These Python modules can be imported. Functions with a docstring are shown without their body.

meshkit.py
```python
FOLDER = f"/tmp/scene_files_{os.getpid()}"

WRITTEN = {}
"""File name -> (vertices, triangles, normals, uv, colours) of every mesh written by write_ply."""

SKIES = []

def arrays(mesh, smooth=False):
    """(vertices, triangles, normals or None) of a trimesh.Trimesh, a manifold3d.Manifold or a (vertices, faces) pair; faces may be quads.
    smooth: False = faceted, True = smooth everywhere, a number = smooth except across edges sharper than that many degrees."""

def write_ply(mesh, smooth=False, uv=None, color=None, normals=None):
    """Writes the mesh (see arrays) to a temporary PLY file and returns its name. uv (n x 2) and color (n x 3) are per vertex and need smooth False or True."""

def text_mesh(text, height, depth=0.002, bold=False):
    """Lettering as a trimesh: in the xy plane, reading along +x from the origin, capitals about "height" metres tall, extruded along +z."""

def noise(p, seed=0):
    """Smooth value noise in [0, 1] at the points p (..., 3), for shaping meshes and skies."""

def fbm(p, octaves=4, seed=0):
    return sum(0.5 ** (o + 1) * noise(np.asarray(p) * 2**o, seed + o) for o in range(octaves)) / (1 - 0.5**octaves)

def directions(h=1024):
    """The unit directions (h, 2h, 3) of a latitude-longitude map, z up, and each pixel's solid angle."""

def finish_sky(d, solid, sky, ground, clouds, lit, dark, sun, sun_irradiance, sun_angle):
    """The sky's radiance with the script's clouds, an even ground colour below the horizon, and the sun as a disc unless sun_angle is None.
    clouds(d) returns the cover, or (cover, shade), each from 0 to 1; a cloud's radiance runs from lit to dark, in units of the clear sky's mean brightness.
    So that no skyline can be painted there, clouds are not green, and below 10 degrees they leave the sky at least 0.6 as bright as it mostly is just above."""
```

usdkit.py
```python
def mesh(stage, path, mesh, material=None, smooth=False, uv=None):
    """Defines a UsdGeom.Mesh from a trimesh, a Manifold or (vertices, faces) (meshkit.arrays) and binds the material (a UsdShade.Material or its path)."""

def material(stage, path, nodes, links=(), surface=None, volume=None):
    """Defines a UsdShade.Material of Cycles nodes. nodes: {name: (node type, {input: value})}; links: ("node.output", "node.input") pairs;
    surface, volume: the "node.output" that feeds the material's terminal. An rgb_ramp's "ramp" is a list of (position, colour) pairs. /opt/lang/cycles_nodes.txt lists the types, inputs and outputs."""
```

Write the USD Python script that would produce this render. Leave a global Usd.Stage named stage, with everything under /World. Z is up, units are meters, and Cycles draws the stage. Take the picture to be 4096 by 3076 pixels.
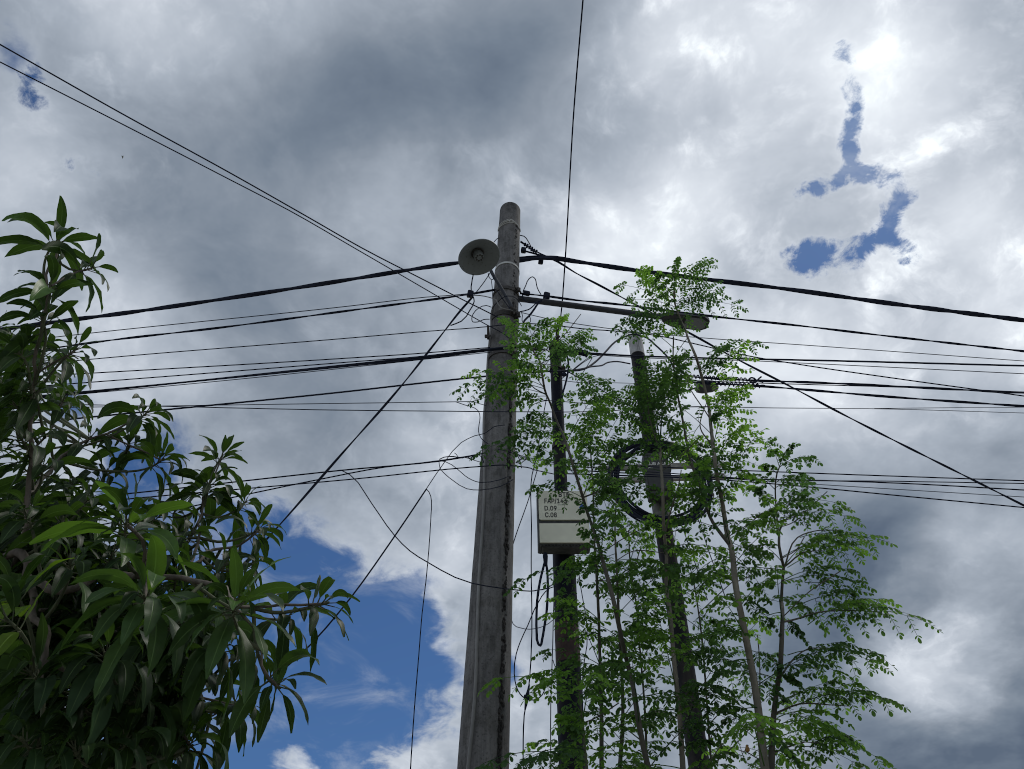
import math, random
import numpy as np
import trimesh
import usdkit, meshkit
from pxr import Usd, UsdGeom, UsdLux, UsdShade, Sdf, Gf, Vt

stage = Usd.Stage.CreateInMemory()
UsdGeom.Xform.Define(stage, '/World')
UsdGeom.Scope.Define(stage, '/World/Looks')
# ------------------------------------------------------------------ camera
FOC, PITCH, EYE = 3094.0, math.radians(46.0), 1.6      # focal length in photo pixels
CP, SP = math.cos(PITCH), math.sin(PITCH)
FWD, UPV, RGT = np.array([0, CP, SP]), np.array([0, -SP, CP]), np.array([1.0, 0, 0])
cam = UsdGeom.Camera.Define(stage, '/World/camera')
cam.CreateHorizontalApertureAttr(36.0); cam.CreateVerticalApertureAttr(36.0*769/1024)
cam.CreateFocalLengthAttr(36.0*FOC/4096); cam.CreateClippingRangeAttr((0.05, 20000))
cam.CreateExposureAttr(0.3)
cam.AddTranslateOp().Set((0, 0, EYE)); cam.AddRotateXOp().Set(90+math.degrees(PITCH))

def ray(x, y):
    d = FWD*FOC + RGT*(x-2048) + UPV*(1538-y); return d/np.linalg.norm(d)
def at(x, y, Y):                      # the point seen at photo pixel (x, y) that stands Y metres away
    d = ray(x, y); return np.array([0, 0, EYE])+d*(Y/d[1])

# ------------------------------------------------------------------ sky and sun
SUN_EL, SUN_AZ = math.radians(66), math.radians(58)
SKY = 0.10
def lin(c):
    c = np.asarray(c, float)/255; return np.where(c < .04045, c/12.92, ((c+.055)/1.055)**2.4)
def sky_material():
    n, l = {}, []
    n['tc'] = ('texture_coordinate', {})
    n['nz'] = ('vector_math', {'math_type': 'normalize'})
    l.append(('tc.generated', 'nz.vector1'))
    # cloud-layer coordinates: the direction cut with a flat deck overhead
    n['xyz'] = ('separate_xyz', {}); l.append(('nz.vector', 'xyz.vector'))
    n['zz'] = ('math', {'math_type': 'add', 'value2': 0.25}); l.append(('xyz.z', 'zz.value1'))
    n['zm'] = ('math', {'math_type': 'maximum', 'value2': 0.12}); l.append(('zz.value', 'zm.value1'))
    n['inv'] = ('math', {'math_type': 'divide', 'value1': 1.0}); l.append(('zm.value', 'inv.value2'))
    n['deck'] = ('vector_math', {'math_type': 'scale'}); l += [('nz.vector', 'deck.vector1'), ('inv.value', 'deck.scale')]
    # warp the direction so that the edges of every cloud are torn by noise
    n['w1'] = ('noise_texture', {'scale': 2.6, 'detail': 7.0, 'roughness': 0.55}); l.append(('deck.vector', 'w1.vector'))
    n['w1c'] = ('vector_math', {'math_type': 'subtract', 'vector2': (0.5, 0.5, 0.5)}); l.append(('w1.color', 'w1c.vector1'))
    n['w1s'] = ('vector_math', {'math_type': 'scale', 'scale': 0.20}); l.append(('w1c.vector', 'w1s.vector1'))
    n['dw'] = ('vector_math', {'math_type': 'add'}); l += [('nz.vector', 'dw.vector1'), ('w1s.vector', 'dw.vector2')]
    n['dn'] = ('vector_math', {'math_type': 'normalize'}); l.append(('dw.vector', 'dn.vector1'))
    def field(name, blobs, src, start):
        acc = None
        for i, (d, k, a) in enumerate(blobs):
            b = f'{name}{i}'
            n[b+'d'] = ('vector_math', {'math_type': 'dot_product', 'vector2': tuple(d)}); l.append((src, b+'d.vector1'))
            n[b+'m'] = ('math', {'math_type': 'multiply_add', 'value2': k, 'value3': -k}); l.append((b+'d.value', b+'m.value1'))
            n[b+'e'] = ('math', {'math_type': 'exponent'}); l.append((b+'m.value', b+'e.value1'))
            n[b+'a'] = ('math', {'math_type': 'multiply_add', 'value2': a, 'value3': start}); l.append((b+'e.value', b+'a.value1'))
            if acc: l.append((acc, b+'a.value3'))
            acc = b+'a.value'
        return acc
    kap = lambda x, y, s: ((FOC/np.dot(ray(x, y), FWD)**1.0)/s)**2*np.dot(ray(x, y), FWD)**0
    D = np.array([ray(x, y) for x, y, _ in LUM]); K = np.array([(FOC/SIG)**2]*len(LUM))
    A = np.exp(K[None]*(D@D.T-1)); tgt = (np.array([v+(12 if x > 2300 and y < 1800 and v > 160 else 0) for x, y, v in LUM])/255-BASE)*1.12
    amp = np.linalg.solve(A.T@A+0.006*np.eye(len(D)), A.T@tgt)
    lum = field('L', list(zip(D, K, amp)), 'dn.vector', BASE)
    hol = field('H', [(ray(x, y), (FOC/s)**2, a) for x, y, s, a in HOLES if s >= 60], 'dn.vector', 0.0)      # broad openings
    gap = field('G', [(ray(x, y), (FOC/s)**2, a) for x, y, s, a in HOLES if s < 60], 'dn.vector', 0.0)       # narrow torn gaps
    # medium and fine billows
    n['b1'] = ('noise_texture', {'scale': 3.2, 'detail': 9.0, 'roughness': 0.56, 'distortion': 0.25}); l.append(('deck.vector', 'b1.vector'))
    n['b1m'] = ('math', {'math_type': 'multiply_add', 'value2': 0.28, 'value3': -0.14}); l.append(('b1.fac', 'b1m.value1'))
    n['b3'] = ('noise_texture', {'scale': 9.0, 'detail': 9.0, 'roughness': 0.58, 'distortion': 0.3}); l.append(('deck.vector', 'b3.vector'))
    n['b3m'] = ('math', {'math_type': 'multiply_add', 'value2': 0.26, 'value3': -0.13}); l.append(('b3.fac', 'b3m.value1'))
    n['vo'] = ('noise_texture', {'scale': 8.5, 'detail': 6.0, 'roughness': 0.6}); l.append(('dn.vector', 'vo.vector'))
    n['vo1'] = ('math', {'math_type': 'subtract', 'value2': 0.5}); l.append(('vo.fac', 'vo1.value1'))
    n['vo2'] = ('math', {'math_type': 'multiply'}); l += [('vo1.value', 'vo2.value1'), ('vo1.value', 'vo2.value2')]
    n['vom'] = ('math', {'math_type': 'multiply_add', 'value2': 5.5, 'value3': -0.09}); l.append(('vo2.value', 'vom.value1'))
    n['von'] = ('map_range', {'range_type': 'smoothstep', 'from_min': 0.5, 'from_max': 0.8, 'to_min': 0.25, 'to_max': 1.0}); l.append((lum, 'von.value'))
    n['voa'] = ('math', {'math_type': 'multiply'}); l += [('vom.value', 'voa.value1'), ('von.result', 'voa.value2')]
    n['b33'] = ('math', {'math_type': 'add'}); l += [('b3m.value', 'b33.value1'), ('voa.value', 'b33.value2')]
    n['b13'] = ('math', {'math_type': 'add'}); l += [('b1m.value', 'b13.value1'), ('b33.value', 'b13.value2')]
    n['lsum'] = ('math', {'math_type': 'add'}); l += [(lum, 'lsum.value1'), ('b13.value', 'lsum.value2')]
    n['b2'] = ('noise_texture', {'scale': 30.0, 'detail': 9.0, 'roughness': 0.66, 'distortion': 0.3}); l.append(('deck.vector', 'b2.vector'))
    n['b2m'] = ('math', {'math_type': 'multiply_add', 'value2': 2.7, 'value3': -1.35}); l.append(('b2.fac', 'b2m.value1'))
    n['hg'] = ('map_range', {'range_type': 'smoothstep', 'from_min': 0.06, 'from_max': 0.28, 'to_min': 0.0, 'to_max': 1.0}); l.append((gap, 'hg.value'))
    n['gs'] = ('math', {'math_type': 'multiply_add'}); l += [('b2m.value', 'gs.value1'), ('hg.result', 'gs.value2'), (gap, 'gs.value3')]
    n['gs8'] = ('math', {'math_type': 'minimum', 'value2': 0.77}); l.append(('gs.value', 'gs8.value1'))
    n['b4'] = ('noise_texture', {'scale': 11.0, 'detail': 10.0, 'roughness': 0.6, 'distortion': 0.4}); l.append(('deck.vector', 'b4.vector'))
    n['b4m'] = ('math', {'math_type': 'multiply_add', 'value2': 1.9, 'value3': -0.95}); l.append(('b4.fac', 'b4m.value1'))
    n['hg2'] = ('map_range', {'range_type': 'smoothstep', 'from_min': 0.06, 'from_max': 0.4, 'to_min': 0.0, 'to_max': 1.0}); l.append((hol, 'hg2.value'))
    n['hs2'] = ('math', {'math_type': 'multiply_add'}); l += [('b4m.value', 'hs2.value1'), ('hg2.result', 'hs2.value2'), (hol, 'hs2.value3')]
    n['hs'] = ('math', {'math_type': 'maximum'}); l += [('gs8.value', 'hs.value1'), ('hs2.value', 'hs.value2')]
    n['cov'] = ('map_range', {'range_type': 'smoothstep', 'from_min': 0.22, 'from_max': 0.84, 'to_min': 1.0, 'to_max': 0.0}); l.append(('hs.value', 'cov.value'))
    n['wi'] = ('noise_texture', {'scale': 6.0, 'detail': 10.0, 'roughness': 0.62, 'distortion': 0.6}); l.append(('deck.vector', 'wi.vector'))
    n['wim'] = ('map_range', {'range_type': 'smoothstep', 'from_min': 0.46, 'from_max': 0.80, 'to_min': 0.0, 'to_max': 0.5}); l.append(('wi.fac', 'wim.value'))
    n['cv2'] = ('math', {'math_type': 'maximum'}); l += [('cov.result', 'cv2.value1'), ('wim.result', 'cv2.value2')]
    # cloud brightness: the rims of the gaps are a little brighter
    n['rim'] = ('map_range', {'range_type': 'smoothstep', 'from_min': 0.02, 'from_max': 0.4, 'to_min': 0.0, 'to_max': 0.03}); l.append(('hs.value', 'rim.value'))
    n['lr'] = ('math', {'math_type': 'add'}); l += [('lsum.value', 'lr.value1'), ('rim.result', 'lr.value2')]
    n['ramp'] = ('rgb_ramp', {'ramp': [(p, tuple(lin(c))) for p, c in RAMP]}); l.append(('lr.value', 'ramp.fac'))
    n['cs'] = ('vector_math', {'math_type': 'scale', 'scale': 0.93/SKY}); l.append(('ramp.color', 'cs.vector1'))
    n['sky'] = ('sky_texture', {'sky_type': 'single_scattering', 'sun_disc': False, 'sun_elevation': SUN_EL, 'sun_rotation': SUN_AZ, 'aerosol_density': 0.35})
    n['st'] = ('mix', {'mix_type': 'multiply', 'fac': 1.0, 'color2': BLUE}); l.append(('sky.color', 'st.color1'))
    n['mx'] = ('mix', {'mix_type': 'mix'}); l += [('cv2.value', 'mx.fac'), ('st.color', 'mx.color1'), ('cs.vector', 'mx.color2')]
    n['bg'] = ('background_shader', {'strength': SKY}); l.append(('mx.color', 'bg.color'))
    return usdkit.material(stage, '/World/Looks/sky', n, l, surface='bg.background')
BASE, SIG = 150/255, 225.0
LUM = [(0,0,150),(500,60,196),(900,150,172),(1200,200,152),(1600,200,126),(2000,300,118),(1300,600,120),(850,480,150),(300,450,152),
 (110,830,182),(520,880,142),(900,900,130),(1400,830,132),(1700,560,114),(1830,850,158),(1580,1060,148),(2280,180,152),(2100,600,134),
 (2500,330,184),(2680,60,206),(3000,100,205),(3350,70,208),(3620,110,206),(4000,200,176),(4050,520,166),(3760,480,196),(3530,420,226),
 (3050,450,184),(2720,480,180),(2480,680,186),(2800,650,216),(2400,950,212),(2900,920,182),(3180,560,180),(3800,900,206),(4060,850,186),
 (3150,1330,200),(3720,1250,190),(3950,1420,200),(2700,1050,190),(2560,1300,168),(2180,1050,180),(1200,1300,126),(820,1230,132),
 (520,1150,164),(250,1080,152),(560,1420,168),(1000,1520,126),(1480,1400,132),(1780,1600,182),(1350,1750,130),(900,1750,134),
 (1120,1980,152),(1500,2060,152),(1820,2000,172),(1720,2380,172),(1850,2620,160),(3350,1500,192),(3060,1650,196),(3520,1720,164),
 (3920,1750,136),(3280,1900,136),(3600,2020,124),(3100,2150,132),(3820,2170,166),(4060,1950,152),(3960,2340,160),(3700,2430,122),
 (4060,2680,136),(3720,2700,225),(3950,2640,168),(3440,2560,118),(3480,2860,130),(3820,2960,116),(3200,2850,124),(2850,2500,128),
 (2500,1900,150),(2500,2700,140),(2080,2400,160),(2080,2900,160),(1180,2980,190),(1650,3060,178),(300,1900,150),(300,2700,140)]
HOLES = [(1280,2560,230,.75),(1500,2820,230,.75),(1020,2380,200,.7),(1150,2800,220,.6),(1620,2600,130,.42),(760,2350,260,.7),(700,2850,300,.7),
 (330,1590,60,.6),(560,1840,120,.62),(1000,2180,80,.40),(40,120,70,.5),(110,230,45,.4),(110,360,55,.5),(270,720,50,.40),
 (3350,200,26,.26),(3365,260,26,.30),(3372,330,28,.34),(3385,400,26,.36),(3395,450,24,.38),(3397,500,26,.42),(3396,550,30,.46),(3388,600,32,.48),(3374,650,30,.46),(3400,700,32,.38),(3450,735,32,.34),(3510,720,36,.32),
 (3550,790,34,.36),(3590,850,32,.40),(3575,905,32,.46),(3560,955,34,.50),(3545,1005,34,.52),(3550,1055,32,.52),(3562,1105,28,.46),(3500,1060,32,.40),(3450,1075,30,.32),(3250,800,34,.50),(3285,795,32,.44),(3350,770,30,.34),
 (3190,1040,34,.46),(3215,1080,36,.50),(3255,1105,32,.46),(3275,1055,36,.36),(3330,1075,40,.34),(3390,1100,40,.30),(2100,2620,60,.6),(1180,3030,62,-.9),(1690,3200,110,-.9),(1450,2990,200,.6),(1480,2420,60,-.2),(1520,2640,50,-.12)]
RAMP = [(0.30,(86,99,117)),(0.42,(110,122,137)),(0.5,(129,139,152)),(0.6,(158,167,179)),(0.71,(188,195,205)),(0.82,(213,219,227)),(0.93,(240,246,250)),(1.0,(254,255,255))]
BLUE = (0.29, 0.43, 0.60)
dome = UsdLux.DomeLight.Define(stage, '/World/sky'); dome.CreateIntensityAttr(1.0)
UsdShade.MaterialBindingAPI.Apply(dome.GetPrim()).Bind(sky_material())
dome.GetPrim().SetCustomDataByKey('kind', 'structure')
dome.GetPrim().SetCustomDataByKey('label', 'grey and white clouds with gaps of blue sky')
sun = UsdLux.DistantLight.Define(stage, '/World/sun')
sun.CreateNormalizeAttr(True); sun.CreateIntensityAttr(0.35); sun.CreateAngleAttr(12.0); sun.CreateColorAttr((1.0, 0.96, 0.9))
sun.AddRotateXYZOp().Set((90-math.degrees(SUN_EL), 0, -math.degrees(SUN_AZ)+180))

# ------------------------------------------------------------------ helpers
EYEP = np.array([0, 0, EYE])
def atz(x, y, z):                     # the point seen at photo pixel (x, y) at height z
    d = ray(x, y); return EYEP+d*((z-EYE)/d[2])
def depth(p): return float((np.asarray(p)-EYEP) @ FWD)
def unit(v):
    v = np.asarray(v, float); return v/max(np.linalg.norm(v), 1e-12)
used = {}
def numbered(parent, name):
    k = used.get((parent, name), 0); used[(parent, name)] = k+1
    return f'{parent}/{name}' if k == 0 else f'{parent}/{name}_{k:03d}'
def tag(prim, **kw):
    for k, v in kw.items():
        if v: prim.SetCustomDataByKey(k, v)
def thing(name, label, category, loc=(0, 0, 0), group=None, kind=None):
    x = UsdGeom.Xform.Define(stage, numbered('/World', name)); x.AddTranslateOp().Set(tuple(map(float, loc)))
    tag(x.GetPrim(), label=label, category=category, group=group, kind=kind)
    x._o = np.asarray(loc, float)
    return Holder(str(x.GetPath()), np.asarray(loc, float))
class Holder:
    def __init__(self, path, o): self.path, self.o = path, o
def cat(ms):
    vs, fs, n = [], [], 0
    for m in ms:
        v, f, _ = meshkit.arrays(m); vs.append(v); fs.append(f+n); n += len(v)
    return trimesh.Trimesh(np.vstack(vs), np.vstack(fs), process=False)
def part(h, name, m, mat, smooth=35, label=None, kind=None, uv=None):
    if isinstance(m, list): m = cat(m)
    v, f, _ = meshkit.arrays(m)
    t = trimesh.Trimesh(v-h.o, f, process=False)
    path = numbered(h.path, name)
    p = usdkit.mesh(stage, path, t, mat, smooth=smooth, uv=uv)
    tag(p.GetPrim(), label=label, kind=kind)
    return Holder(path, h.o)
def single(name, m, mat, label, category, smooth=35, group=None, kind=None):
    if isinstance(m, list): m = cat(m)
    p = usdkit.mesh(stage, numbered('/World', name), m, mat, smooth=smooth)
    tag(p.GetPrim(), label=label, category=category, group=group, kind=kind)

def tube(pts, r, n=8, caps=True):
    pts = np.asarray(pts, float); m = len(pts)
    r = np.broadcast_to(np.asarray(r, float), m)
    t = np.gradient(pts, axis=0); t /= np.maximum(np.linalg.norm(t, axis=1, keepdims=True), 1e-12)
    a = unit(np.cross(t[0], [0.13, 0.21, 0.97])) if abs(t[0][2]) < .9 else unit(np.cross(t[0], [1, 0.1, 0]))
    V = []
    ang = np.arange(n)/n*2*np.pi
    for i in range(m):
        a = unit(a-t[i]*(a@t[i])); b = np.cross(t[i], a)
        V.append(pts[i]+r[i]*(np.cos(ang)[:, None]*a+np.sin(ang)[:, None]*b))
    V = np.vstack(V); F = []
    i, j = np.meshgrid(np.arange(m-1), np.arange(n), indexing='ij'); i, j = i.ravel(), j.ravel(); k = (j+1) % n
    q = np.stack([i*n+j, i*n+k, (i+1)*n+k, (i+1)*n+j], 1)
    F = np.vstack([q[:, [0, 1, 2]], q[:, [0, 2, 3]]])
    if caps:
        V = np.vstack([V, pts[:1], pts[-1:]]); c0 = len(V)-2
        j = np.arange(n); k = (j+1) % n
        F = np.vstack([F, np.stack([np.full(n, c0), k, j], 1), np.stack([np.full(n, c0+1), (m-1)*n+j, (m-1)*n+k], 1)])
    return trimesh.Trimesh(V, F, process=False)
def spline(pts, step=0.06):
    """Catmull-Rom through the points, sampled about every step metres."""
    p = np.asarray(pts, float)
    if len(p) == 2: p = np.vstack([p[0], (p[0]+p[1])/2, p[1]])
    q = np.vstack([2*p[0]-p[1], p, 2*p[-1]-p[-2]]); out = []
    for i in range(1, len(q)-2):
        d = np.linalg.norm(q[i+1]-q[i]); n = max(2, min(60, int(d/step)+1))
        t = np.arange(n)[:, None]/n
        # centripetal-like tangents keep uneven points from overshooting
        l0, l1, l2 = [max(np.linalg.norm(q[k+1]-q[k]), 1e-6) for k in (i-1, i, i+1)]
        m1 = ((q[i]-q[i-1])/l0*l1+(q[i+1]-q[i])/l1*l0)/(l0+l1)*l1 if l0+l1 else 0
        m2 = ((q[i+1]-q[i])/l1*l2+(q[i+2]-q[i+1])/l2*l1)/(l1+l2)*l1
        out.append((2*t**3-3*t**2+1)*q[i]+(t**3-2*t**2+t)*m1+(-2*t**3+3*t**2)*q[i+1]+(t**3-t**2)*m2)
    return np.vstack(out+[p[-1:]])
def span(px, Y0, Y1=None, dz=0.0, ext=0.0):
    """A cable through photo pixels px; it starts Y0 metres away and ends Y1 metres away (or dz above its start); it hangs in one upright plane."""
    P0 = at(*px[0], Y0); P1 = at(*px[-1], Y1) if Y1 else atz(*px[-1], P0[2]+dz)
    e = P1-P0; nrm = unit([-e[1], e[0], 0]); out = [P0]
    for x, y in px[1:-1]:
        d = ray(x, y); out.append(EYEP+d*((P0-EYEP)@nrm/(d@nrm)))
    out.append(P1)
    if ext: out.append(P1+unit(P1-out[-2])*ext)
    return np.array(out)
def loop3(px): return np.array([at(*p) for p in px])           # (x, y, Y) each
def rad(width, p): return width*depth(p)/FOC/2
def lathe(prof, base, axis, n=32):
    """prof: (radius, distance along axis) pairs."""
    axis = unit(axis); a = unit(np.cross(axis, [0.3, 0.9, 0.1])); b = np.cross(axis, a)
    ang = np.arange(n)/n*2*np.pi; ring = np.cos(ang)[:, None]*a+np.sin(ang)[:, None]*b
    V = np.vstack([np.asarray(base)+axis*h+ring*max(r, 1e-5) for r, h in prof]); m = len(prof)
    i, j = np.meshgrid(np.arange(m-1), np.arange(n), indexing='ij'); i, j = i.ravel(), j.ravel(); k = (j+1) % n
    q = np.stack([i*n+j, i*n+k, (i+1)*n+k, (i+1)*n+j], 1)
    return trimesh.Trimesh(V, np.vstack([q[:, [0, 1, 2]], q[:, [0, 2, 3]]]), process=False)
def box(c, ex, ey, ez, hx, hy, hz, ch=0.0):
    """A box with chamfered edges: centre, three unit axes, half sizes."""
    import manifold3d as m3
    if ch > 0:
        pts = [(sx*(hx-(i != 0)*ch), sy*(hy-(i != 1)*ch), sz*(hz-(i != 2)*ch)) for sx in (-1, 1) for sy in (-1, 1) for sz in (-1, 1) for i in range(3)]
        m = trimesh.Trimesh(np.array(pts)).convex_hull
    else: m = trimesh.creation.box((2*hx, 2*hy, 2*hz))
    v = np.array(m.vertices); R = np.stack([ex, ey, ez])
    t = trimesh.Trimesh(v@R+np.asarray(c), m.faces, process=False)
    if np.linalg.det(R) < 0: t.invert()
    return t
def ring(c, axis, R, h, th, n=48):
    """A flat strap bent round the axis: outer radius R+th, height h."""
    return lathe([(R, -h/2), (R+th, -h/2), (R+th, h/2), (R, h/2), (R, -h/2)], c, axis, n)

# ------------------------------------------------------------------ materials
def mat(name, base, rough=0.6, var=0.25, scale=12, spec=0.5, metal=0.0, bump=0.0, bscale=80, extra=None):
    lo, hi = np.array(base)*(1-var), np.array(base)*(1+var)
    nodes = {'g': ('geometry', {}), 'n': ('noise_texture', {'scale': scale, 'detail': 6.0, 'roughness': 0.6}),
             'r': ('rgb_ramp', {'ramp': [(0.3, tuple(lo)), (0.7, tuple(hi))]}),
             'p': ('principled_bsdf', {'roughness': rough, 'metallic': metal, 'specular_ior_level': spec})}
    links = [('g.position', 'n.vector'), ('n.fac', 'r.fac'), ('r.color', 'p.base_color')]
    if bump:
        nodes['n2'] = ('noise_texture', {'scale': bscale, 'detail': 5.0}); nodes['b'] = ('bump', {'strength': bump, 'distance': 0.004})
        links += [('g.position', 'n2.vector'), ('n2.fac', 'b.height'), ('b.normal', 'p.normal')]
    return usdkit.material(stage, f'/World/Looks/{name}', nodes, links, surface='p.BSDF')
M_cable = mat('black_cable', (0.022, 0.026, 0.042), 0.85, 0.3, 6, 0.05)
M_wire = mat('dark_wire', (0.022, 0.026, 0.042), 0.85, 0.3, 6, 0.05)
M_grey_cable = mat('grey_cable', (0.19, 0.185, 0.18), 0.6, 0.3, 5)
M_conc_dark = mat('crumbled_concrete', (0.030, 0.028, 0.027), 0.95, 0.6, 60, 0.2, 0, 0.6, 200)
M_steel = mat('weathered_steel', (0.14, 0.14, 0.145), 0.6, 0.35, 25, 0.5, 0.3, 0.3, 150)
M_rust = mat('dark_rusty_steel', (0.05, 0.045, 0.042), 0.75, 0.5, 40, 0.4, 0.2, 0.4, 200)
M_white = mat('white_strap', (0.42, 0.42, 0.40), 0.6, 0.2, 30)
M_blackpaint = mat('black_pole_paint', (0.012, 0.012, 0.015), 0.42, 0.4, 9, 0.5, 0, 0.1, 60)
M_arm = mat('galvanised_arm', (0.04, 0.044, 0.055), 0.55, 0.2, 14, 0.5, 0.3)
M_lamp = mat('lamp_housing', (0.03, 0.033, 0.04), 0.5, 0.15, 14)
M_lens = mat('lamp_lens', (0.17, 0.18, 0.20), 0.25, 0.15, 90)
M_cream = mat('cream_plate', (0.70, 0.69, 0.55), 0.5, 0.10, 9, 0.5, 0, 0.05, 90)
M_box = mat('dark_cabinet', (0.05, 0.052, 0.05), 0.6, 0.5, 50, 0.4, 0, 0.3, 160)
M_dbox = mat('mossy_dark_box', (0.022, 0.024, 0.022), 0.6, 0.5, 14)
M_ink = mat('black_lettering', (0.01, 0.01, 0.012), 0.6, 0.1)
M_faint = mat('faded_grey_lettering', (0.40, 0.41, 0.38), 0.6, 0.1)
M_inkwhite = mat('white_lettering', (0.55, 0.55, 0.52), 0.6, 0.15, 60)
M_blue = mat('blue_sign_paint', (0.01, 0.07, 0.32), 0.5, 0.1)
M_beam = mat('pale_weathered_beam', (0.36, 0.35, 0.33), 0.8, 0.35, 18, 0.3, 0, 0.4, 120)
M_enamel = usdkit.material(stage, '/World/Looks/chalky_enamel', {
    'g': ('geometry', {}), 'n': ('noise_texture', {'scale': 55.0, 'detail': 5.0, 'roughness': 0.65}),
    'r': ('rgb_ramp', {'ramp': [(0.0, (0.04, 0.04, 0.04)), (0.33, (0.10, 0.105, 0.10)), (0.40, (0.17, 0.19, 0.20)), (1.0, (0.21, 0.23, 0.245))]}),
    'p': ('principled_bsdf', {'roughness': 0.55})}, [('g.position', 'n.vector'), ('n.fac', 'r.fac'), ('r.color', 'p.base_color')], surface='p.BSDF')
# stained, pitted concrete; darker with algae near the exposed top
M_conc = usdkit.material(stage, '/World/Looks/pole_concrete', {
    'g': ('geometry', {}), 'mp': ('mapping', {'scale': (1.0, 1.0, 0.45)}),
    'n1': ('noise_texture', {'scale': 5.0, 'detail': 8.0, 'roughness': 0.65}), 'n2': ('noise_texture', {'scale': 85.0, 'detail': 4.0, 'roughness': 0.7}),
    'n3': ('noise_texture', {'scale': 26.0, 'detail': 3.0}),
    'r1': ('rgb_ramp', {'ramp': [(0.25, (0.090, 0.088, 0.089)), (0.5, (0.148, 0.143, 0.142)), (0.75, (0.225, 0.217, 0.213))]}),
    'r2': ('rgb_ramp', {'ramp': [(0.30, (0.45, 0.45, 0.45)), (0.45, (0.9, 0.9, 0.9)), (0.62, (1.0, 1.0, 1.0)), (0.74, (1.5, 1.48, 1.45))]}),
    'r3': ('rgb_ramp', {'ramp': [(0.36, (0.68, 0.68, 0.66)), (0.52, (1.0, 1.0, 1.0))]}), 'mp4': ('mapping', {'scale': (1.0, 1.0, 0.05)}), 'n4': ('noise_texture', {'scale': 34.0, 'detail': 6.0, 'roughness': 0.7}), 'r4': ('rgb_ramp', {'ramp': [(0.34, (0.62, 0.62, 0.62)), (0.5, (1.0, 1.0, 1.0)), (0.66, (1.25, 1.23, 1.2))]}), 'm4': ('mix', {'mix_type': 'multiply', 'fac': 0.8}),
    'm1': ('mix', {'mix_type': 'multiply', 'fac': 1.0}), 'm2': ('mix', {'mix_type': 'multiply', 'fac': 1.0}),
    'x': ('separate_xyz', {}), 'zt': ('map_range', {'range_type': 'smoothstep', 'from_min': 7.1, 'from_max': 7.5, 'to_min': 0.0, 'to_max': 0.6}),
    'm3': ('mix', {'mix_type': 'multiply', 'color2': (0.3, 0.31, 0.33)}),
    'b': ('bump', {'strength': 0.7, 'distance': 0.003}), 'p': ('principled_bsdf', {'roughness': 0.9, 'specular_ior_level': 0.25})},
    [('g.position', 'mp.vector'), ('mp.vector', 'n1.vector'), ('g.position', 'n2.vector'), ('mp.vector', 'n3.vector'), ('n1.fac', 'r1.fac'), ('n2.fac', 'r2.fac'), ('n3.fac', 'r3.fac'),
     ('r1.color', 'm1.color1'), ('r2.color', 'm1.color2'), ('m1.color', 'm2.color1'), ('r3.color', 'm2.color2'),
     ('g.position', 'x.vector'), ('x.z', 'zt.value'), ('zt.result', 'm3.fac'), ('m2.color', 'm3.color1'),
     ('n2.fac', 'b.height'), ('b.normal', 'p.normal'), ('m3.color', 'm4.color1'), ('g.position', 'mp4.vector'), ('mp4.vector', 'n4.vector'), ('n4.fac', 'r4.fac'), ('r4.color', 'm4.color2'), ('m4.color', 'p.base_color')], surface='p.BSDF')
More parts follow.
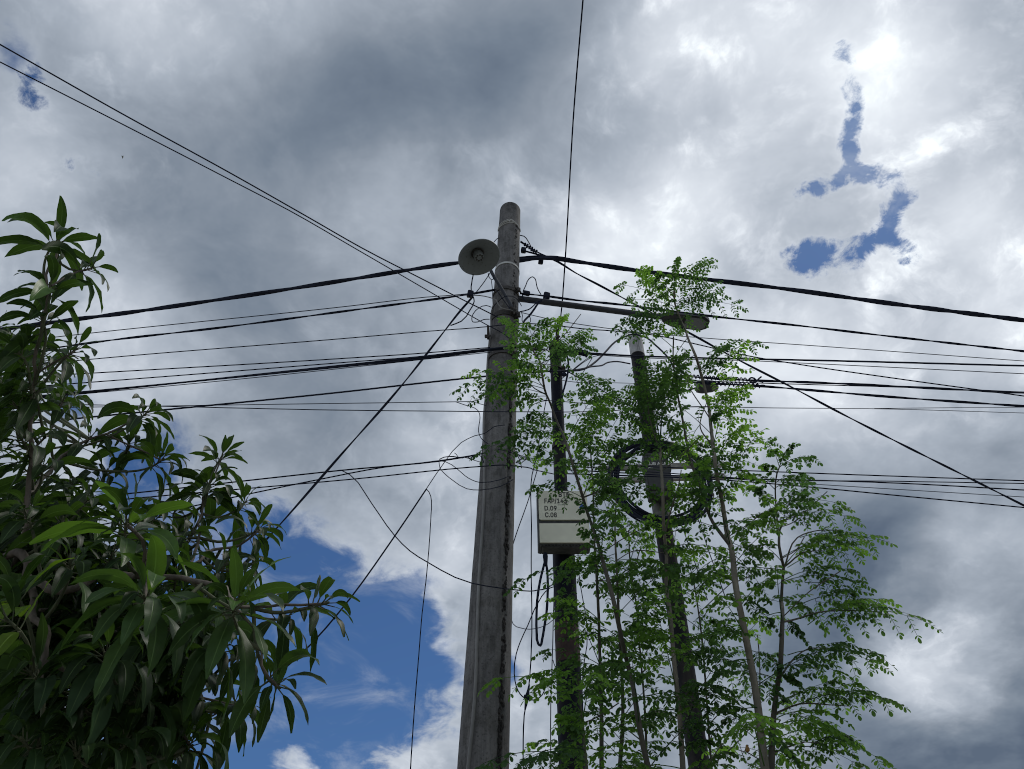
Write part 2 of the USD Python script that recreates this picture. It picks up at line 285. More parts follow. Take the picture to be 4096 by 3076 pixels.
def steel_pole(name, paint, rustcol, lo, hi):
    return usdkit.material(stage, f'/World/Looks/{name}', {
        'g': ('geometry', {}), 'mp': ('mapping', {'scale': (1.0, 1.0, 0.35)}), 'n': ('noise_texture', {'scale': 7.0, 'detail': 7.0, 'roughness': 0.62}),
        'r': ('rgb_ramp', {'ramp': [(lo, tuple(paint)), (hi, tuple(rustcol))]}), 'n2': ('noise_texture', {'scale': 60.0, 'detail': 3.0}),
        'b': ('bump', {'strength': 0.25, 'distance': 0.002}), 'p': ('principled_bsdf', {'roughness': 0.5, 'specular_ior_level': 0.06})},
        [('g.position', 'mp.vector'), ('mp.vector', 'n.vector'), ('n.fac', 'r.fac'), ('r.color', 'p.base_color'), ('g.position', 'n2.vector'), ('n2.fac', 'b.height'), ('b.normal', 'p.normal')], surface='p.BSDF')
M_pole2 = steel_pole('black_painted_steel', (0.008, 0.009, 0.016), (0.028, 0.024, 0.026), 0.45, 0.72)
M_pole3 = steel_pole('mossy_black_steel', (0.010, 0.010, 0.013), (0.05, 0.044, 0.036), 0.45, 0.75)
M_zinc = mat('pale_zinc_collar', (0.34, 0.335, 0.33), 0.55, 0.3, 16, 0.5, 0.2)
def bark(name, base, hi):
    return usdkit.material(stage, f'/World/Looks/{name}', {
        'g': ('geometry', {}), 'mp': ('mapping', {'scale': (1.0, 1.0, 0.35)}), 'n': ('noise_texture', {'scale': 30.0, 'detail': 7.0, 'roughness': 0.65}),
        'r': ('rgb_ramp', {'ramp': [(0.3, tuple(base)), (0.7, tuple(hi))]}), 'b': ('bump', {'strength': 0.5, 'distance': 0.003}), 'p': ('principled_bsdf', {'roughness': 0.85, 'specular_ior_level': 0.3})},
        [('g.position', 'mp.vector'), ('mp.vector', 'n.vector'), ('n.fac', 'r.fac'), ('r.color', 'p.base_color'), ('n.fac', 'b.height'), ('b.normal', 'p.normal')], surface='p.BSDF')
M_bark = bark('moringa_bark', (0.10, 0.092, 0.072), (0.215, 0.195, 0.155))
M_bark2 = bark('dark_moringa_bark', (0.045, 0.045, 0.035), (0.11, 0.10, 0.08))
M_twig = bark('green_brown_twig', (0.05, 0.06, 0.035), (0.10, 0.11, 0.06))
M_mbark = bark('mango_bark', (0.06, 0.05, 0.04), (0.17, 0.145, 0.12))
def leafmat(name, c, tr, trans=0.35, rough=0.4, veins=False, spread=0.35, source='random_per_island', tint=None, spec=0.10):
    c = np.array(c)
    nodes = {'g': ('geometry', {}), 'oi': ('object_info', {}),
             'rr': ('rgb_ramp', {'ramp': [(0.0, tuple(c*(1-spread))), (0.55, tuple(c)), (0.9, tuple(c*(1+spread))), (1.0, tuple(tint if tint is not None else c*(1+1.6*spread)))]}),
             'n': ('noise_texture', {'scale': 40.0, 'detail': 3.0}), 'nr': ('map_range', {'from_min': 0.3, 'from_max': 0.7, 'to_min': 0.8, 'to_max': 1.2}),
             'nm': ('vector_math', {'math_type': 'scale'}),
             'p': ('principled_bsdf', {'roughness': rough, 'specular_ior_level': spec}), 't': ('translucent_bsdf', {'color': tuple(tr)}), 'mx': ('mix_closure', {'fac': trans})}
    links = [(('g.random_per_island' if source != 'object' else 'oi.random'), 'rr.fac'), ('g.position', 'n.vector'), ('n.fac', 'nr.value'), ('rr.color', 'nm.vector1'), ('nr.result', 'nm.scale'),
             ('p.BSDF', 'mx.closure1'), ('t.BSDF', 'mx.closure2')]
    if veins:
        nodes |= {'uv': ('uvmap', {'attribute': 'st'}), 's': ('separate_xyz', {}), 'au': ('math', {'math_type': 'absolute'}),
                  'mid': ('map_range', {'from_min': 0.03, 'from_max': 0.09, 'to_min': 1.0, 'to_max': 0.0, 'clamp': True}),
                  'v1': ('math', {'math_type': 'multiply_add', 'value2': -0.10, 'value3': 0.0}), 'v2': ('math', {'math_type': 'multiply', 'value2': 150.0}), 'v3': ('math', {'math_type': 'sine'}),
                  'sv': ('map_range', {'from_min': 0.55, 'from_max': 1.0, 'to_min': 0.0, 'to_max': 0.10, 'clamp': True}),
                  'vm': ('math', {'math_type': 'maximum'}), 'vc': ('mix', {'mix_type': 'mix', 'color2': tuple(np.minimum(c*1.9+np.array([.03, .035, .012]), .4))}),
                  'b': ('bump', {'strength': 0.35, 'distance': 0.0015, 'invert': True})}
        links += [('uv.UV', 's.vector'), ('s.x', 'au.value1'), ('au.value', 'mid.value'), ('au.value', 'v1.value1'), ('s.y', 'v1.value3'), ('v1.value', 'v2.value1'), ('v2.value', 'v3.value1'),
                  ('v3.value', 'sv.value'), ('mid.result', 'vm.value1'), ('sv.result', 'vm.value2'), ('vm.value', 'vc.fac'), ('nm.vector', 'vc.color1'), ('vc.color', 'p.base_color'), ('vm.value', 'b.height'), ('b.normal', 'p.normal')]
    else: links += [('nm.vector', 'p.base_color')]
    return usdkit.material(stage, f'/World/Looks/{name}', nodes, links, surface='mx.closure')
M_mango = [leafmat('mango_leaf_dark', (0.027, 0.053, 0.024), (0.06, 0.13, 0.016), 0.22, 0.42, True, 0.3, 'object'),
           leafmat('mango_leaf_mid', (0.038, 0.072, 0.027), (0.09, 0.19, 0.020), 0.28, 0.42, True, 0.3, 'object'),
           leafmat('mango_leaf_green', (0.055, 0.105, 0.030), (0.13, 0.27, 0.022), 0.35, 0.34, True, 0.25, 'object'),
           leafmat('mango_leaf_fresh', (0.085, 0.145, 0.025), (0.20, 0.36, 0.02), 0.42, 0.36, True, 0.2, 'object')]
M_mangostuff = leafmat('mango_leaf_mass', (0.030, 0.058, 0.023), (0.07, 0.15, 0.016), 0.25, 0.44, True, 0.45)
M_mor = leafmat('moringa_leaf', (0.058, 0.115, 0.048), (0.13, 0.28, 0.048), 0.42, 0.5, False, 0.3)
M_mor2 = leafmat('moringa_leaf_fresh', (0.086, 0.170, 0.046), (0.21, 0.44, 0.044), 0.46, 0.5, False, 0.25)
M_mor3 = leafmat('moringa_leaf_dark', (0.048, 0.096, 0.048), (0.10, 0.225, 0.048), 0.38, 0.5, False, 0.3, tint=(0.13, 0.12, 0.03))

# ------------------------------------------------------------------ ground
g = mat('dusty_ground', (0.22, 0.215, 0.19), 0.95, 0.3, 0.6, 0.2)
xs = np.linspace(-1, 1, 41); xs = np.sign(xs)*np.abs(xs)**3*4000
gx, gy = np.meshgrid(xs, xs, indexing='ij'); gz = 0.03*(meshkit.noise(np.stack([gx*.3, gy*.3, gx*0], -1))-.5)-0.004
i, j = np.meshgrid(np.arange(40), np.arange(40), indexing='ij'); i, j = i.ravel(), j.ravel()
p = usdkit.mesh(stage, '/World/ground', (np.stack([gx.ravel(), gy.ravel(), gz.ravel()], 1), np.stack([i*41+j, (i+1)*41+j, (i+1)*41+j+1, i*41+j+1], 1)), g)
tag(p.GetPrim(), kind='structure', label='bare dusty ground under the poles and trees')

# ------------------------------------------------------------------ concrete pole
PT, PB = at(2041, 838, 3.6), at(1932, 3076, 3.6)
PA = unit(PT-PB); PBASE = PB-PA*(PB[2]/PA[2]); PLEN = np.linalg.norm(PT-PBASE)
def prad(s): return 0.1306-0.0417*(s/PLEN)          # radius s metres up the pole
def paxis_at(y_px, front=True):                      # distance up the axis of the ring whose near side shows at photo row y_px
    lo, hi = 0.0, PLEN
    for _ in range(40):
        m = (lo+hi)/2; q = PBASE+PA*m+np.array([0, -prad(m), 0])*front-EYEP
        y = 1538-FOC*(q@UPV)/(q@FWD)
        if y > y_px: lo = m
        else: hi = m
    return lo
pole = thing('concrete_pole', 'tall tapered grey concrete pole with a crumbling seam, in the middle of the picture', 'utility pole', (PBASE[0], PBASE[1], 0))
ea = unit(np.cross([0, 1, 0], PA)); eb = np.cross(PA, ea)   # ea to the right, eb away from the camera
ea = unit(ea); SEAM = math.radians(41)
aa = np.concatenate([np.linspace(SEAM+math.radians(9), SEAM+2*np.pi-math.radians(9), 61), SEAM+2*np.pi+np.radians(np.linspace(-8, 8, 26))]) % (2*np.pi)
hh = np.concatenate([np.linspace(0, 2.0, 10)[:-1], np.linspace(2.0, PLEN-0.03, 460), PLEN-0.03+0.03*np.sin(np.radians([20, 45, 70, 88]))])
A_, H_ = np.meshgrid(aa, hh)
R_ = prad(H_)
dS = np.abs((A_-SEAM+np.pi) % (2*np.pi)-np.pi)*R_             # metres from the seam
wob = (meshkit.fbm(np.stack([H_*9, H_*0, H_*0+3], -1), 4)-.5)*0.016
dd = ((A_-SEAM+np.pi) % (2*np.pi)-np.pi)*R_-wob
gate = np.clip((meshkit.fbm(np.stack([H_*2.2, H_*0+7, H_*0], -1), 3)-.36)*5, 0.12, 1)*np.clip((PLEN-0.25-H_)*2, 0, 1)
wid = 0.006+0.013*meshkit.fbm(np.stack([H_*14, H_*0, H_*0], -1), 3)
pit = meshkit.fbm(np.stack([A_*30, H_*45, H_*0], -1), 3)
R_ = R_+0.0035*gate*np.exp(-(dd/0.016)**2)-gate*(0.008+0.016*pit)*np.exp(-(dd/wid)**2)+0.0025*(meshkit.fbm(np.stack([np.cos(A_)*5, np.sin(A_)*5, H_*6], -1), 4)-.5)
cap_t = np.clip((H_-(PLEN-0.03))/0.03, 0, 1); R_ = R_*np.sqrt(np.clip(1-0.35*cap_t**2, 0, 1))
V = PBASE+PA*H_[..., None]+R_[..., None]*(np.sin(A_)[..., None]*ea-np.cos(A_)[..., None]*eb)
n, m = len(aa), len(hh)
i, j = np.meshgrid(np.arange(m-1), np.arange(n), indexing='ij'); i, j = i.ravel(), j.ravel(); k = (j+1) % n
q = np.stack([i*n+j, i*n+k, (i+1)*n+k, (i+1)*n+j], 1)
V = np.vstack([V.reshape(-1, 3), PT]); top = np.stack([np.full(n, n*m), (m-1)*n+np.arange(n), (m-1)*n+(np.arange(n)+1) % n], 1)
part(pole, 'shaft', trimesh.Trimesh(V, np.vstack([q[:, [0, 1, 2]], q[:, [0, 2, 3]], top]), process=False), M_conc, smooth=True)
# crumbs of broken concrete along the seam
rng = np.random.default_rng(5); crumbs = []
for s in np.concatenate([rng.uniform(2.2, 5.2, 380), rng.uniform(5.2, PLEN-.35, 90)]):
    w = 0.016*(meshkit.fbm(np.array([[s*9, 0, 3.0]]), 4)[0]-.5)
    a = SEAM+(w+rng.normal(0, .0065))/prad(s); c = PBASE+PA*s+(prad(s)-.0015)*(math.sin(a)*ea-math.cos(a)*eb)
    b = trimesh.creation.icosphere(1, 1.0); v = np.array(b.vertices)*(1+0.5*(rng.random((len(b.vertices), 1))-.5))*np.array([.0055, .0055, .011])*rng.uniform(.5, 1.3)
    crumbs.append(trimesh.Trimesh(v+c, b.faces, process=False))
part(pole, 'seam_rubble', crumbs, M_conc_dark, smooth=False, kind='stuff')
def pring(ypx, h, th, name, m, gap=0.001):
    s = paxis_at(ypx); c = PBASE+PA*s
    return part(pole, name, ring(c, PA, prad(s)+gap, h, th), m), s, c
pring(1050, 0.022, 0.003, 'plastic_band', M_white)
for yp, hgt in ((1150, 0.035), (1249, 0.05), (1405, 0.03)):
    _, s, c = pring(yp, hgt, 0.006, 'steel_clamp', M_rust)
    o = c+ea*(prad(s)*.80)-eb*(prad(s)*.72)
    part(pole, 'clamp_lug', [box(o, unit(ea-eb), unit(ea+eb), PA, .028, .006, hgt*.6, .002), box(o+unit(ea-eb)*.012+unit(ea+eb)*.012, unit(ea-eb), unit(ea+eb), PA, .02, .006, hgt*.55, .002), tube([o-unit(ea+eb)*.03+unit(ea-eb)*.014, o+unit(ea+eb)*.035+unit(ea-eb)*.014], .008, 6)], M_rust)
# torn white cord tied round the top
s = paxis_at(890); knots = []
for q_ in range(3):
    a = np.linspace(-1.5, 1.5, 30)+q_*.02; hz = s+0.010*q_-0.005+0.012*np.sin(a*2.2+q_*1.3)
    knots.append(tube(PBASE+PA*hz[:, None]+(prad(s)+.003)*(np.sin(a)[:, None]*ea-np.cos(a)[:, None]*eb), .004, 6))
for da, dz_, ln in ((-.2, .022, .03), (.05, .028, .045), (.3, .012, .05), (.55, .0, .05)):
    a = np.linspace(da, da+ln*9, 8); hz = s+dz_+0.012*np.sin(np.linspace(0, 3, 8))-.02*np.linspace(0, 1, 8)
    knots.append(tube(PBASE+PA*hz[:, None]+(prad(s)+.006)*(np.sin(a)[:, None]*ea-np.cos(a)[:, None]*eb), np.linspace(.009, .005, 8), 6))
part(pole, 'tied_cord', knots, M_white)
# small bracket at the left of the pole, half way up the wires
part(pole, 'bracket', [box(at(1953, 1330, 3.52), RGT, FWD, UPV, .008, .02, .05, .003), box(at(1948, 1345, 3.52), RGT, FWD, UPV, .016, .018, .012, .003), tube([at(1942, 1350, 3.5), at(1962, 1342, 3.5)], .007, 6)], M_rust)
# conduit cable down the pole
pts = [(1976, 1216), (1968, 1245), (1965, 1309), (1957, 1381), (1950, 1467), (1946, 1566), (1937, 1656), (1935, 1733), (1938, 1814), (1937, 1927), (1937, 1971), (1930, 2112), (1916, 2325), (1909, 2537), (1902, 2750), (1888, 2927), (1872, 3076)]
P = []
for x, y in pts:
    p_ = at(x, y, 3.6); s = (p_-PBASE)@PA; c = PBASE+PA*s; r_ = prad(s)
    off = np.clip((p_-c)@ea/ r_, -1.04, 1)
    dy = math.sqrt(max(0.0, (r_+.008)**2-(off*r_)**2)); P.append(at(x, y, c[1]-dy*.98))
P.append(np.array([P[-1][0]-.01, 3.47, 0.0]))
single('conduit_cable', tube(spline(P, .08), .0085, 8), M_grey_cable, 'pale grey cable running down the left face of the concrete pole', 'cable')

# ------------------------------------------------------------------ round enamel lamp on the concrete pole
LC = at(1917, 1030, 3.24); rv = unit(LC-EYEP)
iu = unit(UPV-rv*(UPV@rv)); ir = np.cross(rv, iu)
nrm = unit(-rv*math.cos(math.radians(37))+math.sin(math.radians(37))*(0.40*ir-0.916*iu))
lamp = thing('shade_lamp', 'round dish-shaped enamel lamp on a diagonal pipe arm beside the top of the concrete pole', 'lamp', LC)
LR = 86*depth(LC)/FOC
part(lamp, 'shade', lathe([(LR, 0.0), (LR*1.0, -.004), (LR*.97, -.006), (LR*.70, -.035), (LR*.40, -.055), (LR*.30, -.066), (LR*.30, -.10), (LR*.22, -.11), (0, -.11),
                           (0, -.10), (LR*.20, -.098), (LR*.28, -.09), (LR*.28, -.062), (LR*.40, -.051), (LR*.70, -.031), (LR*.95, -.004), (LR*.985, .002), (LR, 0)], LC, nrm, 64), M_enamel, smooth=50)
part(lamp, 'socket', lathe([(LR*.27, -.062), (LR*.30, -.052), (LR*.25, -.045), (LR*.23, -.06), (LR*.17, -.085), (0, -.085)], LC, nrm, 32), M_rust)
bulb = part(lamp, 'bulb', lathe([(LR*.12, -.085), (LR*.20, -.065), (LR*.235, -.04), (LR*.235, -.004), (LR*.21, .004), (0, .004)], LC, nrm, 32), M_enamel, label='lamp body with a ring of eight dark holes')
ha = unit(np.cross(nrm, [1, .2, .1])); hb = np.cross(nrm, ha)
part(bulb, 'vent_hole', [lathe([(LR*.050, .0), (LR*.045, .0015), (0, .0015)], LC+nrm*.0045+LR*.155*(math.cos(t_)*ha+math.sin(t_)*hb), nrm, 12) for t_ in np.arange(8)*math.pi/4], M_rust)
part(lamp, 'arm', tube(spline([LC-nrm*.105, LC-nrm*.125+np.array([.03, .05, 0]), at(1948, 1052, 3.40), at(1966, 1088, 3.425), at(2010, 1163, 3.455), at(2052, 1236, 3.487)], .03), .0135, 10), M_arm)
part(lamp, 'arm_foot', [box(at(2053, 1238, 3.485), ea, eb, PA, .022, .012, .04, .003), tube([at(2040, 1226, 3.455), at(2064, 1240, 3.455)], .008, 6), tube([at(2058, 1215, 3.46), at(2056, 1256, 3.46)], .006, 6)], M_rust)

# ------------------------------------------------------------------ LED street light arm
A0 = at(2085, 1196, 3.6); A1 = atz(2685, 1272, A0[2]-0.02)
led = thing('street_light', 'flat grey LED street light on a long pipe arm behind the tallest moringa', 'street light', A0)
ad = unit(A1-A0)
part(led, 'arm', tube([A0-ad*.05, A0, A0+ad*.5, A1+ad*.02], rad(25, A0), 16), M_arm)
hs = unit(np.cross([0, 0, 1], ad)); hu = np.cross(ad, hs)
from shapely.geometry import Polygon
def plate(outline, c, ex, ey, ez, z0, z1, r=0.0):
    poly = Polygon(outline)
    if r: poly = poly.buffer(-r).buffer(r, quad_segs=4)
    m = trimesh.creation.extrude_polygon(poly, z1-z0, engine='earcut'); v = np.array(m.vertices); v[:, 2] += z0
    t = trimesh.Trimesh(v@np.stack([ex, ey, ez])+np.asarray(c), m.faces, process=False)
    if np.linalg.det(np.stack([ex, ey, ez])) < 0: t.invert()
    return t
HC = A1
LS = .86
part(led, 'housing', [plate([(-.08, -.035), (.02, -.075), (.28, -.082), (.34, -.045), (.34, .045), (.28, .082), (.02, .075), (-.08, .035)], HC, ad*LS, hs*LS, hu*LS, -.03, .012, .02),
                      plate([(-.06, -.03), (.05, -.06), (.22, -.06), (.25, 0), (.22, .06), (.05, .06), (-.06, .03)], HC, ad*LS, hs*LS, hu*LS, .012, .035, .02)], M_lamp)
part(led, 'rim', plate([(.105, -.071), (.275, -.073), (.325, -.040), (.325, .040), (.275, .073), (.105, .071)], HC, ad*LS, hs*LS, hu*LS, -.036, -.029, .015), M_blackpaint)
part(led, 'lens', plate([(.12, -.062), (.265, -.064), (.312, -.035), (.312, .035), (.265, .064), (.12, .062)], HC, ad*LS, hs*LS, hu*LS, -.040, -.034, .012), M_lens)

# ------------------------------------------------------------------ black steel pole with the cabinet
Q = [at(2222.6, 1440, 4.2), at(2267, 2400, 4.2), at(2290, 3076, 4.2)]
Qa = unit(Q[0]-Q[2]); Qb = Q[2]-Qa*(Q[2][2]/Qa[2]); Qtop = at(2219, 1375, 4.2); QL = np.linalg.norm(Qtop-Qb)
sq = (at(2258, 2215, 4.2)-Qb)@Qa
p2 = thing('black_steel_pole', 'black stepped steel pole right of the concrete pole, carrying the cabinet', 'utility pole', (Qb[0], Qb[1], 0))
part(p2, 'lower_tube', lathe([(.0705, 0), (.0705, sq), (.066, sq+.02), (.046, sq+.035)], Qb, Qa, 36), M_pole2)
part(p2, 'upper_tube', lathe([(.0455, sq+.03), (.0450, QL), (.040, QL+.008), (0, QL+.010)], Qb, Qa, 32), M_pole2)
part(p2, 'top_fitting', [box(at(2229, 1338, 4.2), RGT, FWD, UPV, .014, .014, .05, .004), tube([at(2222, 1350, 4.18), at(2240, 1346, 4.18)], .010, 8), tube([at(2226, 1375, 4.2), at(2229, 1335, 4.2)], .012, 8)], M_rust)
for yp in (1392, 1478, 1790):
    cq = Qb+Qa*((at(2228, yp, 4.2)-Qb)@Qa); part(p2, 'clamp', [ring(cq, Qa, .0465, .035, .006, 32), box(cq+np.array([.055, -.01, 0]), RGT, FWD, UPV, .02, .012, .02, .003)], M_rust)
part(p2, 'rust_patch', lathe([(.0708, 0), (.0712, .03), (.0712, .20), (.0708, .24)], Qb+Qa*((at(2280, 2660, 4.2)-Qb)@Qa), Qa, 36), mat('rust_red_patch', (0.035, 0.016, 0.012), 0.8, 0.6, 25), label='dull red rusty collar low on the pole')

# ------------------------------------------------------------------ cabinet on the black pole
BX, BZ = RGT, np.array([0, 0, 1.0]); BY = np.array([0, 1.0, 0]); YF = 4.02
cTL, cBR = at(2149, 1963, YF), at(2361, 2176, YF)
cw, chh = (cBR[0]-cTL[0])/2, (cTL[2]-cBR[2])/2; cc = np.array([(cTL[0]+cBR[0])/2, YF, (cTL[2]+cBR[2])/2])
cab = thing('junction_cabinet', 'cable cabinet with cream panels lettered D.09 and C.08 on the black steel pole', 'cabinet', cc)
part(cab, 'body', box(cc+BY*.055, BX, BY, BZ, cw+.004, .052, chh+.004, .006), M_box)
def facepx(x, y, off=0.0): return at(x, y, YF-off)
def panel(x0, y0, x1, y1, r):
    a, b = facepx(x0, y0), facepx(x1, y1); w, h = (b[0]-a[0]), (a[2]-b[2])
    return plate([(0, 0), (w, 0), (w, -h), (0, -h)], [a[0], YF+.003, a[2]], BX, BZ, -BY, 0, .009, r)
upx = (2153, 1966, 2355, 2081)
part(cab, 'upper_panel', panel(*upx, .018), M_cream)
part(cab, 'lower_panel', panel(2157, 2095, 2361, 2172, .004), M_cream)
for k_ in range(15):
    x_ = cc[0]-cw+.012+k_*(2*cw-.024)/14
    part(cab, 'vent_rib', box([x_, YF+.05, cc[2]-chh-.005], BX, BY, BZ, .004, .046, .004, .001), M_box)
part(cab, 'base_flange', [box([cc[0], YF+.052, cc[2]-chh-.010], BX, BY, BZ, cw-.02, .04, .004, .002)], M_box)
part(cab, 'cable_gland', lathe([(.012, 0), (.016, -.02), (.014, -.05), (.010, -.09)], at(2181, 2213, YF+.05), [0, 0, 1], 14), M_cable)
def words(text, xpx, ypx, cap_px, m, bold=True, width_px=None):
    a = facepx(xpx, ypx); b = facepx(xpx, ypx-cap_px); h = b[2]-a[2]
    t = meshkit.text_mesh(text, h, .0012, bold); v = np.array(t.vertices)
    if width_px: v[:, 0] *= (facepx(xpx+width_px, ypx)[0]-a[0])/v[:, 0].max()
    return trimesh.Trimesh(v@np.stack([BX, BZ, -BY])+np.array([a[0], YF-.0059, a[2]]), t.faces, process=False)
Z8 = 4.1525; z8 = lambda x, y: (2050+x/Z8, 1900+y/Z8)
for txt, x, y, w_ in (('BTP', 760, 372, 190), ('FAP/143', 522, 476, 384), ('D.09', 525, 598, 212), ('C.08', 535, 708, 203)):
    part(cab, 'lettering', words(txt, *z8(x, y), 74/Z8, M_ink, True, w_/Z8), M_ink, smooth=False)
part(cab, 'faded_lettering', words('Indonesia', *z8(752, 510), 20/Z8, M_faint, False, 168/Z8), M_faint, smooth=False)
fp = lambda x, y: facepx(*z8(x, y))+np.array([0, -.0062, 0])
part(cab, 'faded_lettering', [tube(spline([fp(905, 490), fp(930, 478), fp(945, 450), fp(938, 420)], .004), .0011, 5), tube(spline([fp(895, 478), fp(915, 460), fp(922, 432)], .004), .0011, 5), tube([fp(750, 585), fp(800, 587)], .001, 5)], M_faint)
a_, b_, c_ = fp(1100, 562), fp(1150, 478), fp(1205, 562)
part(cab, 'blue_triangle', plate([(0, 0), (b_[0]-a_[0], b_[2]-a_[2]), (c_[0]-a_[0], c_[2]-a_[2])], [a_[0], YF-.0059, a_[2]], BX, BZ, -BY, 0, .0012), M_blue, smooth=False)
part(cab, 'mount_strap', [ring(Qb+Qa*((at(2250, yy, 4.2)-Qb)@Qa), Qa, .0465, .02, .004, 32) for yy in (1985, 2150)], M_steel)

# ------------------------------------------------------------------ leaning black pole with collar
U0, U1 = at(2540, 1352, 5.6), at(2799, 3076, 5.6); Ua = unit(U0-U1); Ub = U1-Ua*(U1[2]/Ua[2]); UL = np.linalg.norm(U0-Ub)
p3 = thing('leaning_black_pole', 'leaning dark steel pole with a pale collar at its top, behind the moringas', 'utility pole', (Ub[0], Ub[1], 0))
sc0 = (at(2548, 1420, 5.6)-Ub)@Ua
part(p3, 'tube', lathe([(.076, 0), (.074, sc0)], Ub, Ua, 36), M_pole3)
part(p3, 'collar', lathe([(.0745, sc0-.02), (.078, sc0-.018), (.0775, UL), (.072, UL+.006), (0, UL+.006)], Ub, Ua, 36), M_zinc)
part(p3, 'collar_seam', [tube([Ub+Ua*(sc0+.0)+np.array([dx, -.077, 0]), Ub+Ua*(UL-.01)+np.array([dx, -.077, 0])], .0016, 5) for dx in (-.006, .012)], M_rust)
part(p3, 'scraped_patch', lathe([(.0752, 0), (.0757, .03), (.0757, .25), (.0752, .3)], Ub+Ua*((at(2665, 2085, 5.6)-Ub)@Ua), Ua, 36), mat('scraped_grey_paint', (0.10, 0.10, 0.09), 0.8, 0.9, 12), label='scraped pale patch under the cable coil')
# box on it
y3 = 5.36; d0, d1 = at(2571, 1811, y3), at(2697, 1960, y3); c3 = np.array([(d0[0]+d1[0])/2, y3, (d0[2]+d1[2])/2]); w3, h3 = (d1[0]-d0[0])/2, (d0[2]-d1[2])/2
dk = thing('dark_cable_box', 'mossy black box with white stencilled letters, on the leaning pole inside the cable coil', 'cable box', c3)
part(dk, 'body', box(c3+BY*.055, BX, BY, BZ, w3, .055, h3, .008), M_dbox)
part(dk, 'lid', plate([(-w3+.01, -h3+.01), (w3-.01, -h3+.01), (w3-.01, h3-.06), (w3-.03, h3-.05), (w3-.03, h3-.01), (-w3+.01, h3-.01)], c3+np.array([0, .002, 0]), BX, BZ, -BY, 0, .010, .006), M_dbox)
part(dk, 'lower_hood', box(c3+np.array([-.02, .05, -h3-.035]), BX, BY, BZ, w3*.85, .045, .035, .008), M_dbox)
part(dk, 'latch', [box(c3+np.array([w3+.004, .03, .05]), BX, BY, BZ, .008, .02, .03, .002), box(c3+np.array([w3+.004, .03, -.09]), BX, BY, BZ, .008, .02, .03, .002)], M_rust)
def words3(text, x0, x1, ybase, cap):
    a = at(2450+x0/4.152, 1750+ybase/4.152, y3); b = at(2450+x1/4.152, 1750+ybase/4.152, y3); h = at(2450+x0/4.152, 1750+(ybase-cap)/4.152, y3)[2]-a[2]
    t = meshkit.text_mesh(text, h, .0012, True); v = np.array(t.vertices); v[:, 0] *= (b[0]-a[0])/v[:, 0].max()
    return trimesh.Trimesh(v@np.stack([BX, BZ, -BY])+np.array([a[0], y3-.0078, a[2]]), t.faces, process=False)
part(dk, 'lettering', words3('BJB AKA01', 580, 990, 466, 48), M_inkwhite, smooth=False)
part(dk, 'lettering', words3('HO', 595, 660, 530, 46), M_inkwhite, smooth=False)
# cross beams and coil
for lab, xl, yl, xr, yr in (('upper of two pale weathered crossbeams on the leaning pole, behind the cable coil', 2392, 1876, 2897, 1857), ('lower of two pale weathered crossbeams on the leaning pole, behind the cable coil', 2381, 1925, 2898, 1905)):
    a, b = at(xl, yl, 5.50), at(xr, yr, 5.50); d_ = unit(b-a); u_ = unit(np.cross(d_, [0, 1, 0])); u_ = u_*np.sign(u_[2])
    cb = thing('crossbeam', lab, 'crossbeam', (a+b)/2, group='crossbeams on the leaning pole')
    part(cb, 'beam', box((a+b)/2, d_, np.array([0, 1.0, 0]), u_, np.linalg.norm(b-a)/2, .018, .026, .004), M_beam)
    for tt in (.06, .5, .94):
        e_ = a+(b-a)*tt; part(cb, 'bolt', tube([e_-[0, .03, 0], e_+[0, .03, 0]], .010, 8), M_rust)
cen = at(2640, 1925, 5.44); coil = thing('cable_coil', 'large black coil of spare cable hung in a hoop on the leaning pole', 'cable coil', cen)
rng = np.random.default_rng(11)
for k_ in range(17):
    r0 = .372+.088*rng.random(); y0 = rng.uniform(-.035, .035); ph = rng.random()*6.28; tt = np.linspace(0, 2*np.pi, 73)
    rr = r0*(1+.012*np.sin(2*tt+ph)+.008*np.sin(5*tt+ph*2)); wz = np.where(np.sin(tt) < 0, 1.02, .98)
    part(coil, 'cable_turn', tube(cen+np.stack([rr*np.cos(tt)*1.0, y0+.01*np.sin(3*tt+ph), rr*np.sin(tt)*wz+.03*np.sin(tt)], 1), rng.uniform(.0075, .0105), 8, caps=False), M_cable)
part(coil, 'tie', [ring(cen+np.array([.42*math.cos(t_), 0, .42*math.sin(t_)]), [-math.sin(t_), 0, math.cos(t_)], .062, .03, .003, 20) for t_ in (3.25, 5.9, 1.2)], M_rust)
# small lamp behind
S = 4.152; sm = lambda x, y, Y: at(2650+x/S, 1400+y/S, Y)
sl = thing('small_street_lamp', 'small pale grey lamp head on a thin bracket behind the tall moringa trunk', 'street lamp', sm(740, 610, 5.5))
a, b = sm(560, 620, 5.5), atz(2650+925/S, 1400+605/S, sm(560, 620, 5.5)[2]); d_ = unit(b-a); hs_ = unit(np.cross([0, 0, 1], d_)); L_ = np.linalg.norm(b-a)
part(sl, 'shell', plate([(0, -.055), (L_*.3, -.075), (L_*.75, -.06), (L_, -.02), (L_, .02), (L_*.75, .06), (L_*.3, .075), (0, .055)], a, d_, hs_, np.cross(d_, hs_), -.02, .03, .015), M_steel)
part(sl, 'diffuser', plate([(.02, -.045), (L_*.3, -.06), (L_*.7, -.048), (L_*.7, .048), (L_*.3, .06), (.02, .045)], a, d_, hs_, np.cross(d_, hs_), -.028, -.019, .012), M_arm)
part(sl, 'bracket', tube(spline([a+d_*.02, sm(350, 690, 5.55), at(2660, 1590, 5.58), at(2585, 1600, 5.58)], .05), .009, 8), M_arm)

